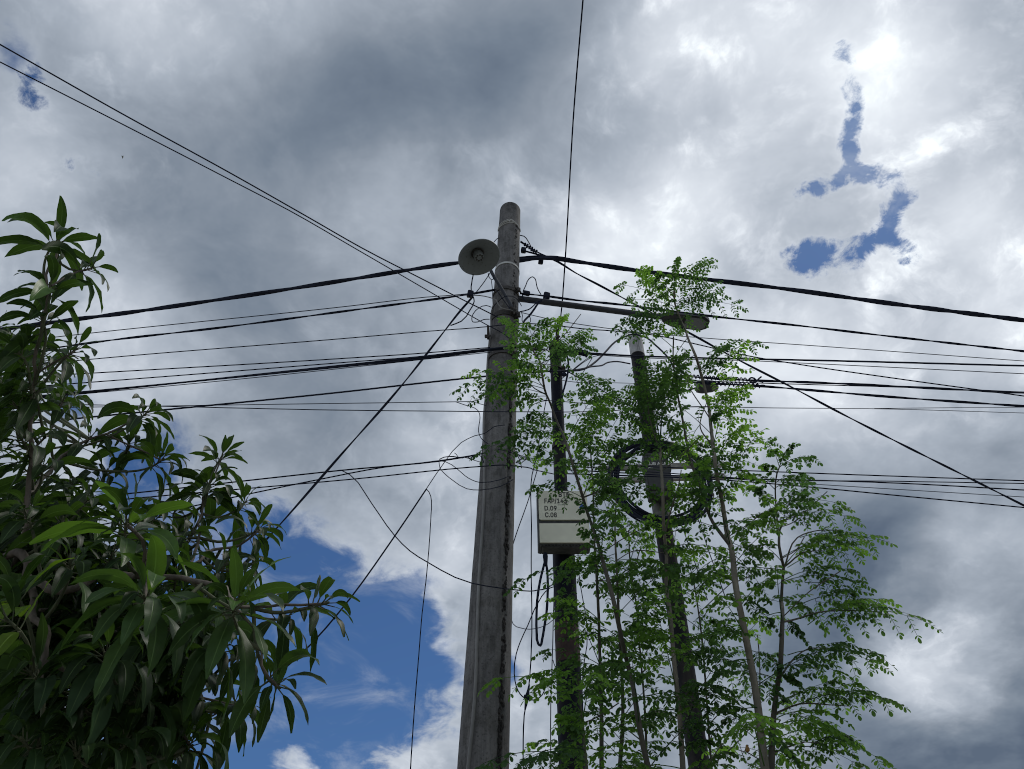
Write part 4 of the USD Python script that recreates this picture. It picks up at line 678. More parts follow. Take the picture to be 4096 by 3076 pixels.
# lower right group
for lab, w_, pts_, Y0 in (('topmost wire of the lower right group', 6, [(2240, 1850), (2640, 1868), (3000, 1883), (4096, 1923)], 4.25),
                          ('second wire of the lower right group', 5, [(2240, 1862), (2896, 1908), (3000, 1915), (3578, 1925), (4096, 1934)], 4.25),
                          ('third and darkest wire of the lower right group', 6.5, [(2245, 1878), (2896, 1912), (3000, 1916), (3289, 1922), (3578, 1932), (4096, 1960)], 4.25),
                          ('thinnest wire of the lower right group', 3.5, [(2896, 1914), (3180, 1932), (3600, 1958), (4096, 1988)], 5.4),
                          ('lowest wire of the lower right group', 6.5, [(2250, 1894), (2896, 1920), (3159, 1941), (3600, 1983), (4096, 2030)], 4.25)):
    wire('overhead_wire', lab+', right of the moringas', w_, span(pts_, Y0, dz=-.1 if Y0 < 5 else -.3, ext=8))
for lab, pts_ in (('left wire hanging straight below the cable coil', [(2712, 2062), (2730, 2110), (2755, 2180), (2790, 2280), (2830, 2400)]), ('right wire hanging straight below the cable coil', [(2778, 2040), (2805, 2110), (2830, 2190), (2870, 2300), (2905, 2400)])):
    wire('drop_wire', lab, 4.5, loop3([(x, y, 5.4) for x, y in pts_]), group=None)

# ------------------------------------------------------------------ birds
M_bird = mat('orange_breast', (0.24, 0.13, 0.03), 0.8, 0.3, 90); M_birdback = mat('slate_plumage', (0.06, 0.065, 0.05), 0.8, 0.3, 90)
BYD = 5.0; z4 = lambda x, y, Y=BYD: at(2850+x/7.348, 2850+y/7.348, Y)
bb = thing('perched_bird', 'tiny orange-bellied bird perched on a twig left of the tallest moringa trunk', 'bird', z4(1030, 1080))
def blob(pts, n=24, smooth=12):
    import manifold3d as m3
    ms = []
    for (c0, r0), (c1, r1) in zip(pts[:-1], pts[1:]):
        a_ = m3.Manifold.sphere(r0, n).translate(tuple(c0)); b_ = m3.Manifold.sphere(r1, n).translate(tuple(c1)); ms.append((a_+b_).hull())
    m = ms[0]
    for q_ in ms[1:]: m = m+q_
    mm = m.to_mesh(); t = trimesh.Trimesh(mm.vert_properties[:, :3], mm.tri_verts); trimesh.smoothing.filter_taubin(t, iterations=smooth); return t
k7 = depth(z4(1030, 1080))/FOC/7.348
body = part(bb, 'body', blob([(z4(1000, 1130), 26*k7), (z4(1035, 1095), 62*k7), (z4(1020, 1030), 50*k7), (z4(1012, 985), 36*k7)]), M_bird, smooth=True)
part(bb, 'head', blob([(z4(1010, 988), 36*k7), (z4(1018, 980), 37*k7), (z4(1022, 975), 33*k7)]), M_birdback, smooth=True)
part(bb, 'beak', tube([z4(1045, 965), z4(1062, 958), z4(1082, 950)], [9*k7, 6*k7, 1.5*k7], 8), M_cable)
part(bb, 'eye', trimesh.creation.icosphere(2, 6*k7).apply_translation(z4(1030, 966, BYD-.008)), M_ink, smooth=True)
part(bb, 'wing', blob([(z4(985, 1040, BYD+.008), 22*k7), (z4(975, 1100, BYD+.008), 22*k7), (z4(950, 1135, BYD+.006), 9*k7)]), M_birdback, smooth=True)
part(bb, 'tail', plate([(-9*k7, 0), (9*k7, 0), (14*k7, -75*k7), (-14*k7, -75*k7)], z4(1040, 1160, BYD+.005), unit(RGT+.45*UPV), unit(UPV-.45*RGT), -FWD, 0, 3*k7), M_birdback)
part(bb, 'leg', tube([z4(1020, 1150), z4(1010, 1178)], 4*k7, 6), M_cable); part(bb, 'leg', tube([z4(1045, 1150), z4(1050, 1190)], 4*k7, 6), M_cable)
fb = at(491, 627, 30.0); kf = depth(fb)/FOC/16.6
f7 = lambda x, y, Y=30.0: at(430+x/16.6, 580+y/16.6, Y)
fl = thing('flying_bird', 'small dark bird flying high under the clouds at upper left', 'bird', fb)
part(fl, 'body', blob([(f7(1000, 870), 22*kf), (f7(995, 800), 34*kf), (f7(975, 740), 30*kf), (f7(955, 722), 20*kf)], 16), M_birdback, smooth=True)
def wing(px): v = np.array([f7(*p) for p in px]); c = v.mean(0); return trimesh.Trimesh(np.vstack([v, v+np.array([0, .02, .01])])).convex_hull
part(fl, 'wing', wing([(985, 790, 29.9), (1000, 740, 29.9), (1045, 695, 29.6), (1050, 710, 29.6)]), M_birdback, smooth=False)
part(fl, 'wing', wing([(1010, 780, 30.1), (1080, 760, 30.4), (1100, 790, 30.4), (1020, 820, 30.1)]), M_birdback, smooth=False)
part(fl, 'tail', wing([(985, 860, 30), (1020, 860, 30), (1015, 890, 30), (985, 888, 30)]), M_birdback, smooth=False)

# ------------------------------------------------------------------ moringa saplings
DOWN = np.array([0, 0, -1.0])
def leaflets(P, D, N, L, W):
    """Obovate leaflets: base points P, directions D, face normals N, lengths L, widths W -> vertices, triangles (two folded halves)."""
    S = np.cross(D, N); S /= np.maximum(np.linalg.norm(S, axis=1, keepdims=True), 1e-9); L = L[:, None]; W = W[:, None]
    v = np.stack([P, P+D*L*.28+S*W*.38+N*W*.10, P+D*L*.64+S*W*.5+N*W*.13, P+D*L*.92+S*W*.30+N*W*.04, P+D*L-N*W*.03,
                  P+D*L*.92-S*W*.30+N*W*.04, P+D*L*.64-S*W*.5+N*W*.13, P+D*L*.28-S*W*.38+N*W*.10, P+D*L*.55-N*W*.04], 1)
    f = np.array([[0, 1, 8], [1, 2, 8], [2, 3, 8], [3, 4, 8], [4, 5, 8], [5, 6, 8], [6, 7, 8], [7, 0, 8]])
    n = len(P); return v.reshape(-1, 3), (f[None]+(np.arange(n)*9)[:, None, None]).reshape(-1, 3)
def compound(base, tip, sag, rng, size=1.0, twice=True):
    """One feathery moringa leaf from base to tip: a rachis, opposite pinnae and round leaflets. Returns a mesh."""
    base, tip = np.asarray(base, float), np.asarray(tip, float); L = np.linalg.norm(tip-base)
    t = np.linspace(0, 1, 9)[:, None]; rach = base+(tip-base)*t+np.array([0, 0, 1.0])*sag*L*4*t*(1-t)
    sticks = [(rach, .0021*size, .0008)]
    P, D, N, LL, WW = [], [], [], [], []
    def axis_at(c, s):
        x = s*(len(c)-1); i_ = min(int(x), len(c)-2); return c[i_]+(c[i_+1]-c[i_])*(x-i_), unit(c[i_+1]-c[i_])
    def add(p, d, side, sz):
        d = unit(d+rng.normal(0, .09, 3)+DOWN*rng.uniform(.2, .8)); nn = np.array([0, 0, 1.0])+rng.normal(0, .20, 3)+side*.35
        nn = unit(nn-d*(nn@d)); l_ = sz*rng.uniform(.75, 1.15); P.append(p); D.append(d); N.append(nn); LL.append(l_); WW.append(l_*rng.uniform(.54, .72))
    def pinna(p, d, ln, pairs, deep):
        tt = np.linspace(0, 1, 5)[:, None]; c = p+d*ln*tt+DOWN*ln*(.22+.36*rng.random())*tt**2
        sticks.append((c, .0011, .0006)); up = np.array([0, 0, 1.0])
        for k in range(pairs):
            s = .22+.72*k/max(pairs-1, 1); q, td = axis_at(c, s); sd = np.cross(td, up); sd = unit(sd) if np.linalg.norm(sd) > .1 else np.array([1.0, 0, 0])
            for sg in (-1, 1):
                if rng.random() < .05: continue
                if deep and k < 1 and ln > .10: pinna(q, unit(td*.45+sg*sd*.85), ln*.45, 3, False)
                else: add(q, td*.40+sg*sd*.92, sg*sd, (.0235-.0045*s)*size)
        q, td = axis_at(c, 1.0); add(q, td, td*0,   .023*size)
    n = max(3, int(round(L/.088))); up = np.array([0, 0, 1.0])
    for k in range(n):
        s = .30+.62*k/max(n-1, 1); q, td = axis_at(rach, s); sd = unit(np.cross(td, up)+1e-6)
        ln = L*(.40-.24*(s-.3)/.62)*rng.uniform(.8, 1.15); ln = min(ln, .17)
        for sg in (-1, 1):
            if rng.random() < .06: continue
            pinna(q, unit(td*.62+sg*sd*.80+up*rng.normal(0, .12)), ln, max(4, int(ln/.0195)), twice)
    q, td = axis_at(rach, 1.0); pinna(q-td*.005, td, max(.05, L*.16), 4, False)
    v, f = leaflets(*map(np.array, (P, D, N, LL, WW)))
    ms = [trimesh.Trimesh(v, f, process=False)]+[tube(c, np.linspace(r0, r1, len(c)), 4, caps=False) for c, r0, r1 in sticks]
    return cat(ms)
OPEN = [(2165, 2015, 2260, 2080, 40), (2200, 2120, 2300, 2170, 25), (2500, 2020, 2620, 2075, 10), (2600, 1845, 2690, 1880, 10), (2790, 1525, 2880, 1565, 22), (2530, 1365, 2565, 1415, 15), (2760, 1255, 2850, 1310, 15)]   # where the photograph lets one see through the sprays
def moringa(name, label, stem, Y, w0, w1, leaves, seed, barkm, fill, forks=(), top_fill=0.2, lsize=1.0, mats=None, lens=(.26, .46), to_ground=True, dense=.45):
    """stem: photo pixels from the bottom edge to the top; leaves: hand-placed (x0, y0, x1, y1, depth change) leaves; fill: leaves per metre of stem."""
    rng = np.random.default_rng(seed); mats = mats or [M_mor, M_mor, M_mor2, M_mor3]
    yy = lambda i, n: Y+.10*math.sin(i*1.3+seed)*min(1, i/3)
    pts = [at(x, y, yy(i, len(stem))) for i, (x, y) in enumerate(stem)]
    if to_ground: pts = [np.array([pts[0][0]+(pts[0][0]-pts[1][0])*1.2, Y+.03, -.05])]+pts
    c = spline(pts, .06); n_ = len(c)
    z = c[:, 2]; d0 = depth(pts[1]); w0 *= .88; r0 = w0*d0/FOC/2; r1 = w1*depth(pts[-1])/FOC/2
    k = np.clip((z-pts[1][2])/max(pts[-1][2]-pts[1][2], .1), -1, 1); rr = np.where(k > 0, r0+(r1-r0)*k**.85, r0*(1-.35*k))
    rr = rr*(1+.07*(meshkit.noise(np.stack([z*9, z*0, z*0+seed], -1))-.5))
    t = thing(name, label, 'moringa tree', (c[0][0], c[0][1], 0), group='moringa saplings in front of the poles')
    # leaf scars and knots stand a little proud of the bark
    knots = []
    for _ in range(int(6+2*fill)):
        i_ = rng.integers(n_//4, n_-2); a_ = rng.uniform(0, 6.28); o_ = c[i_]+rr[i_]*.8*np.array([math.cos(a_), math.sin(a_), 0]); b_ = trimesh.creation.icosphere(1, 1.0)
        knots.append(trimesh.Trimesh(np.array(b_.vertices)*rr[i_]*np.array([.5, .5, .32])+o_, b_.faces, process=False))
    tr = part(t, 'trunk', tube(c, rr, 12), barkm, smooth=True)
    part(tr, 'knot', knots, barkm, smooth=True, kind='stuff')
    axes = [(c, rr, fill)]
    for fk, fw0, fw1, dY, ff in forks:
        q = [at(x, y, Y+dY*min(1, i/2)) for i, (x, y) in enumerate(fk)]; q[0] = c[np.argmin(np.linalg.norm(c-q[0], axis=1))]
        cf = spline(q, .05); rf = np.linspace(fw0*depth(q[0])/FOC/2, fw1*depth(q[-1])/FOC/2, len(cf))
        part(t, 'branch', tube(cf, rf, 9), M_bark2, smooth=True); axes.append((cf, rf, ff))
    count = 0
    def leaf(b, e, sag):
        nonlocal count
        for u_ in (.35, .55, .75, .95):
            q_ = b+(e-b)*u_+np.array([0, 0, 1.0])*sag*np.linalg.norm(e-b)*4*u_*(1-u_)-EYEP; w_ = q_@FWD; X_, Y_ = 2048+FOC*(q_@RGT)/w_, 1538-FOC*(q_@UPV)/w_
            if any(x0_-m_ < X_ < x1_+m_ and y0_-m_ < Y_ < y1_+m_ for x0_, y0_, x1_, y1_, m_ in OPEN): return
        fresh = rng.random(); m = mats[int(rng.integers(len(mats)))]
        part(t, 'leaf', compound(b, e, sag, rng, lsize), m, smooth=False); count += 1
    for x0, y0, x1, y1, dY in leaves:
        b = at(x0, y0, Y+dY*.15); ib = None
        e = at(x1, y1, Y+dY); leaf(b, e, .10)
    for _ in range(5):                                             # bare and broken twigs
        i_ = rng.integers(n_//4, n_-3); a_ = rng.uniform(-.9, .9); d_ = np.array([math.cos(a_), math.sin(a_), rng.uniform(.2, .9)])*rng.uniform(.10, .28)
        part(t, 'bare_twig', tube(spline([c[i_], c[i_]+d_*.5+rng.normal(0, .012, 3), c[i_]+d_], .03), .0022, 5), M_bark2, smooth=True)
    az = rng.uniform(0, 6.28)
    for cf, rf, ff in axes:
        s_ = np.concatenate([[0], np.cumsum(np.linalg.norm(np.diff(cf, axis=0), axis=1))]); pos = 0.0
        while pos < s_[-1]:
            i_ = min(np.searchsorted(s_, pos), len(cf)-1); q = cf[i_]
            if q[2] > 2.15:
                az += 2.4+rng.normal(0, .3); el = rng.uniform(.05, .75); ln = rng.uniform(*lens)*lsize*(1-.45*(pos/s_[-1])**2)
                d_ = np.array([math.cos(az)*math.cos(el), math.sin(az)*math.cos(el), math.sin(el)]); leaf(q, q+d_*ln, rng.uniform(.02, .12))
            pos += (1.45/ff)*rng.uniform(.7, 1.3)*(1 if pos < s_[-1]*.85 else .6)*(dense if q[2] < 3.7 else 1.15)
    return count

n1 = moringa('moringa_tree', 'tallest moringa sapling with a thick pale trunk, topping out at the LED street light',
    [(3060, 3076), (3020, 2747), (2983, 2548), (2948, 2375), (2928, 2207), (2905, 2116), (2892, 2026), (2869, 1913), (2860, 1845), (2845, 1720), (2823, 1569), (2801, 1487), (2782, 1422), (2758, 1368), (2742, 1320), (2720, 1271), (2700, 1217), (2697, 1165)], 2.7, 40, 7,
    [(2697, 1180, 2705, 1050, 0), (2697, 1180, 2830, 1062, .1), (2690, 1210, 2486, 1140, -.1), (2695, 1205, 2570, 1100, .1), (2700, 1215, 2945, 1222, .0), (2702, 1210, 2868, 1165, .15), (2700, 1200, 2640, 1110, -.1),
     (2705, 1230, 2530, 1200, .1), (2715, 1260, 2475, 1295, -.1), (2720, 1275, 2500, 1335, .1), (2800, 1480, 3020, 1375, .0), (2800, 1482, 2945, 1468, -.1), (2812, 1500, 2890, 1390, .1), (2780, 1420, 2700, 1500, 0),
     (2835, 1640, 2965, 1585, .1), (2838, 1650, 2930, 1555, -.05), (2845, 1700, 2860, 1660, 0), (2862, 1850, 3080, 1770, 0), (2865, 1860, 2960, 1710, .1), (2870, 1880, 2985, 1885, -.1), (2870, 1880, 2760, 1900, .1),
     (2900, 2080, 3010, 2190, -.05), (2905, 2150, 3060, 2060, .1), (2930, 2215, 3040, 2340, .05), (2930, 2230, 2790, 2290, -.1), (2950, 2380, 3080, 2480, 0), (2985, 2560, 2860, 2480, .1), (3000, 2640, 2870, 2690, -.1), (3010, 2720, 3130, 2800, .1), (3030, 2830, 2900, 2880, .1), (3040, 2900, 3160, 3010, -.05), (2990, 2600, 3110, 2660, .05)],
    1, M_bark, 7.0, forks=[([(2915, 2165), (2851, 2089), (2815, 1994), (2792, 1927), (2760, 1836), (2747, 1769), (2731, 1682), (2712, 1585), (2704, 1531), (2694, 1460), (2694, 1347)], 15, 5, .1, 6.5), ([(2712, 1590), (2750, 1520), (2765, 1495)], 5, 3, .05, 8), ([(2765, 1850), (2800, 1700), (2830, 1600)], 7, 3, .15, 6)])
n2 = moringa('moringa_tree', 'moringa sapling whose pale stem runs up in front of the leaning black pole',
    [(2732, 3076), (2717, 2847), (2699, 2673), (2680, 2449), (2665, 2325), (2666, 2229), (2654, 2094), (2652, 2003), (2643, 1846), (2640, 1770)], 2.75, 27, 9,
    [(2640, 1790, 2560, 1560, .1), (2640, 1800, 2490, 1770, .05), (2650, 1850, 2800, 1780, -.1), (2640, 1790, 2560, 1690, .1), (2655, 2020, 2780, 1970, .05), (2645, 1830, 2480, 1840, .1), (2640, 1780, 2730, 1700, .1), (2642, 1790, 2600, 1440, -.1), (2640, 1780, 2700, 1440, .1), (2640, 1800, 2340, 1520, .1), (2650, 2000, 2420, 1920, -.1), (2655, 2070, 2780, 1930, .1), (2652, 2003, 2520, 2040, .1),
     (2640, 1770, 2580, 1460, .0), (2640, 1770, 2660, 1560, -.15), (2665, 2300, 2480, 2250, .05), (2668, 2350, 2800, 2300, .1), (2690, 2600, 2840, 2540, 0), (2690, 2580, 2560, 2500, .1), (2712, 2790, 2860, 2740, -.1), (2720, 2880, 2600, 2850, .1), (2728, 3000, 2830, 2960, .0)],
    2, M_bark, 8.5, forks=[([(2658, 2130), (2690, 2020), (2715, 1938), (2725, 1880)], 8, 4, -.1, 8), ([(2642, 1800), (2600, 1680), (2585, 1560), (2560, 1480)], 7, 3, .05, 4)])
n3 = moringa('moringa_tree', 'moringa sapling leaning left in front of the cabinet, reaching across the concrete pole',
    [(2594, 3076), (2569, 2966), (2547, 2839), (2529, 2731), (2511, 2658), (2493, 2586), (2458, 2419), (2417, 2266), (2381, 2139), (2349, 2049), (2322, 1958), (2290, 1854), (2257, 1751), (2220, 1666), (2202, 1615), (2178, 1555), (2169, 1500), (2157, 1440), (2127, 1389), (2112, 1355)], 2.7, 27, 6,
    [(2178, 1555, 1850, 1550, -.15), (2175, 1545, 1900, 1490, .0), (2140, 1420, 2025, 1290, .1), (2150, 1430, 2050, 1385, -.1), (2115, 1360, 2180, 1290, 0), (2150, 1425, 2240, 1275, .1), (2160, 1460, 2320, 1360, .05), (2165, 1480, 2340, 1340, .1), (2170, 1500, 2080, 1450, .1),
     (2190, 1585, 2080, 1610, .1), (2170, 1510, 1990, 1560, -.15), (2205, 1625, 2330, 1560, .1), (2225, 1680, 2120, 1660, .05), (2260, 1755, 1930, 1800, -.05), (2255, 1745, 2090, 1690, .1), (2240, 1710, 2060, 1740, -.1), (2290, 1850, 2440, 1780, .1), (2300, 1890, 2420, 1600, .1),
     (2325, 1965, 2060, 2040, 0), (2330, 1990, 2150, 1950, .1), (2355, 2060, 2190, 2050, -.1), (2385, 2145, 2180, 2150, .05), (2390, 2160, 2100, 2190, .1), (2410, 2240, 2280, 2230, -.1), (2420, 2270, 2070, 2330, .0), (2425, 2290, 2250, 2290, -.1), (2440, 2350, 2600, 2240, .1), (2380, 2130, 2490, 2030, .1), (2405, 2200, 2335, 2030, -.08), (2430, 2300, 2345, 2130, -.05), (2350, 2050, 2420, 1960, 0)],
    3, M_bark2, 6.5, forks=[([(2205, 1625), (2140, 1555), (2110, 1525)], 6, 3, .05, 5), ([(2345, 2045), (2420, 1950), (2450, 1860)], 7, 3, .1, 8)])
n4 = moringa('moringa_tree', 'slender straight moringa stem just right of the black stepped pole',
    [(2406, 3076), (2406, 2875), (2403, 2731), (2399, 2622), (2396, 2500), (2390, 2365), (2383, 2252), (2375, 2120), (2370, 1913), (2365, 1845), (2360, 1770)], 2.95, 22, 5,
    [(2400, 2660, 2180, 2600, .0), (2402, 2700, 2160, 2740, -.1), (2396, 2480, 2230, 2390, .1), (2392, 2400, 2530, 2330, .1), (2362, 1790, 2290, 1700, .1), (2362, 1780, 2400, 1690, .1), (2366, 1850, 2480, 1760, -.1), (2370, 1900, 2260, 1850, .1), (2404, 2800, 2560, 2700, .05), (2406, 2900, 2530, 2860, .1), (2406, 2960, 2260, 2960, -.05)],
    4, M_bark2, 5.5)
n5 = moringa('moringa_tree', 'thin dark moringa stem standing between the slender straight stem and the leaning pale one',
    [(2479, 3076), (2490, 2912), (2490, 2767), (2486, 2658), (2479, 2550), (2467, 2275), (2460, 2116), (2466, 1980)], 3.05, 20, 5,
    [(2462, 2050, 2400, 1900, .1), (2464, 2000, 2540, 1880, 0), (2480, 2550, 2640, 2450, .1), (2488, 2700, 2620, 2640, 0), (2490, 2900, 2600, 2900, .1)], 5, M_bark2, 6.0)
n6 = moringa('moringa_tree', 'rightmost moringa sapling with long branches spreading right over open sky',
    [(3085, 3076), (3092, 2897), (3105, 2777), (3122, 2658), (3127, 2549), (3130, 2449), (3127, 2365), (3132, 2300), (3130, 2328-80), (3123, 2219), (3116, 2129), (3105, 2039), (3101, 1967), (3108, 1894), (3119, 1865)], 2.8, 32, 5,
    [(3119, 1865, 3160, 1785, 0), (3118, 1868, 3095, 1800, .05), (3119, 1868, 3238, 1830, .05), (3108, 1895, 3062, 1860, -.05), (3105, 1930, 3200, 1895, .0), (3103, 1950, 3230, 1935, .1), (3102, 1960, 3020, 1900, -.1), (3105, 2030, 3030, 1960, 0), (3104, 2020, 3360, 2015, 0), (3110, 2010, 3210, 1980, .1),
     (3120, 2075, 3400, 2070, .05), (3115, 2100, 3010, 2090, .1), (3125, 2230, 3500, 2155, 0), (3200, 2150, 3450, 2165, .1), (3135, 2320, 3400, 2280, .0), (3150, 2270, 3440, 2200, -.05), (3135, 2325, 3440, 2330, .0), (3220, 2330, 3410, 2380, .05), (3128, 2400, 3240, 2450, .05), (3130, 2250, 3050, 2180, -.1),
     (3200, 2475, 3670, 2475, .0), (3180, 2430, 3470, 2400, .1), (3230, 2500, 3530, 2400, -.05), (3130, 2470, 3200, 2530, 0), (3135, 2660, 3500, 2620, .0), (3150, 2620, 3500, 2650, .1), (3200, 2640, 3430, 2740, .0), (3125, 2700, 3180, 2720, -.05), (3110, 2820, 3460, 2770, .1), (3200, 2815, 3560, 2800, .0), (3110, 2870, 3340, 2860, .0), (3100, 2960, 3390, 2940, .1), (3200, 2965, 3530, 3040, .0), (3180, 2990, 3430, 3060, .1), (3110, 2900, 3320, 2905, -.1), (3095, 3000, 3200, 3050, 0), (3240, 2990, 3380, 2945, .05)],
    6, M_bark2, 2.6, dense=1.0, forks=[([(3128, 2690), (3180, 2630), (3240, 2592), (3330, 2598)], 9, 3, 0, .3), ([(3130, 2560), (3190, 2475), (3270, 2450), (3400, 2442), (3520, 2447)], 9, 3, 0, 1.2), ([(3092, 2825), (3200, 2815), (3300, 2818), (3400, 2825)], 9, 3, .05, .6), ([(3090, 3030), (3160, 2985), (3220, 2968), (3290, 2975)], 8, 3, 0, .6), ([(3132, 2320), (3160, 2250), (3210, 2210), (3300, 2203)], 8, 3, 0, .5), ([(3128, 2215), (3190, 2150), (3270, 2122), (3350, 2120)], 7, 3, 0, .5), ([(3112, 2090), (3150, 2070), (3220, 2062)], 6, 3, .05, .5)])
n7 = moringa('moringa_tree', 'low thin moringa shoot in front of the black stepped pole near the bottom edge',
    [(2348, 3076), (2330, 2893), (2316, 2767), (2310, 2700)], 2.5, 12, 5,
    [(2318, 2770, 1975, 2720, -.1), (2325, 2850, 2160, 2700, 0), (2312, 2710, 2460, 2660, .1), (2320, 2790, 2560, 2690, .1), (2345, 3050, 1940, 3050, -.1), (2340, 3000, 2100, 3040, .05), (2335, 2950, 2280, 2900, -.05), (2330, 2880, 2250, 2870, .1), (2340, 3010, 2240, 3010, -.1), (2312, 2720, 2200, 2680, 0)],
    7, M_twig, 2.5)
n8 = moringa('moringa_tree', 'distant thin moringa stem behind the tallest trunk, with the perched bird on its twig',
    [(3046, 3076), (3040, 2847), (3037, 2623), (3030, 2540)], 5.0, 9, 4, [(3030, 2560, 2960, 2500, 0), (3037, 2640, 2950, 2600, .1), (3040, 2800, 2940, 2760, 0), (3040, 2750, 3120, 2700, 0), (3042, 2930, 2950, 2900, .1)], 8, M_bark2, 5.0,
    forks=[([(3044, 3050), (3010, 3022), (2993, 3011), (2965, 3004), (2937, 2991)], 5, 3, 0, .2), ([(3044, 3065), (2985, 3050), (2962, 2990), (2953, 2967)], 4, 2, 0, .2)], lens=(.28, .42))
n9 = moringa('moringa_tree', 'leafy moringa stem half hidden between the leaning black pole and the tallest trunk',
    [(2850, 3120), (2830, 2850), (2812, 2600), (2790, 2420), (2770, 2300)], 3.1, 12, 5, [(2775, 2310, 2720, 2200, 0), (2785, 2380, 2880, 2290, .1)], 9, M_bark2, 5.0)
n10 = moringa('moringa_tree', 'leafy moringa stem half hidden between the pale leaning stem and the leaning black pole',
    [(2590, 3140), (2580, 2850), (2560, 2600), (2545, 2420), (2520, 2250), (2515, 2120)], 3.2, 12, 5, [(2518, 2150, 2450, 2050, 0), (2518, 2140, 2590, 2060, .1)], 10, M_bark2, 5.5)

# ------------------------------------------------------------------ mango tree
def mleaf(b, d, n, L, W, droop, fold, twist, rng, na=9):
    """A long lance-shaped drooping leaf. Returns vertices, triangles, uv."""
    s = np.linspace(0, 1, na); c = [np.asarray(b, float)]; d = unit(d); n = unit(n-d*(n@d)); fr = []
    for i_ in range(na):
        fr.append((d, n))
        if i_ == na-1: break
        k = droop*(1.0 if i_ else .4)/na*2.2; d2 = unit(d+DOWN*k); n = unit(n-d2*(n@d2)); a_ = twist/na; n = unit(n*math.cos(a_)+np.cross(d2, n)*math.sin(a_)); d = d2; c.append(c[-1]+d*L/(na-1))
    w = W*np.where(s < .09, .05+s*1.2, np.clip(np.sin(np.pi*np.clip((s-.03)/.97, 0, 1)**.82), 0, 1)**.75*.5); w[-1] = .002
    ph = rng.uniform(0, 6.28); V, uv = [], []
    for i_ in range(na):
        d_, n_ = fr[i_]; sd = np.cross(d_, n_); wv = .10*W*math.sin(s[i_]*16+ph)*(s[i_] > .12)
        for u_ in (-1, -.5, 0, .5, 1):
            V.append(c[i_]+sd*w[i_]*u_+n_*(abs(u_)*w[i_]*fold+wv*abs(u_)*(1 if u_ > 0 else -.7)*.6)); uv.append((u_, s[i_]))
    F = []
    for i_ in range(na-1):
        for j_ in range(4):
            a_ = i_*5+j_; F += [(a_, a_+1, a_+6), (a_, a_+6, a_+5)]
    return np.array(V), np.array(F), np.array(uv)
rngm = np.random.default_rng(77)
MY = 1.75
limbs = {}
base = np.array([-1.95, 2.6, 0.0])
def limb(px, r0, r1, name='limb', start=None):
    q = [at(*p) for p in px]
    if start is not None: q = [start]+q
    c = spline(q, .05); limbs[len(limbs)] = c
    w_ = (meshkit.fbm(np.stack([c[:, 0]*9+r0*99, c[:, 1]*9, c[:, 2]*9], -1), 3)[:, None]-.5)*.05*np.array([1, .6, 1]); c = c+w_*np.minimum(1, np.arange(len(c))[:, None]/4)*np.minimum(1, (len(c)-1-np.arange(len(c)))[:, None]/4)
    return c, np.linspace(max(r0*.62, .0035), max(r1*.8, .0028), len(c))*(1+.25*(meshkit.noise(c*40)-.5))
mango = thing('mango_tree', 'dense dark mango tree with long drooping leaves, filling the lower left of the picture', 'mango tree', base)
tc = spline([base-[0, 0, .05], base+[-.02, -.02, .9], base+[-.06, -.05, 1.7], at(-160, 2760, 2.45), at(-70, 2400, 2.3)], .05)
part(mango, 'trunk', tube(tc, np.linspace(.085, .04, len(tc)), 12), M_mbark, smooth=True); limbs['t'] = tc
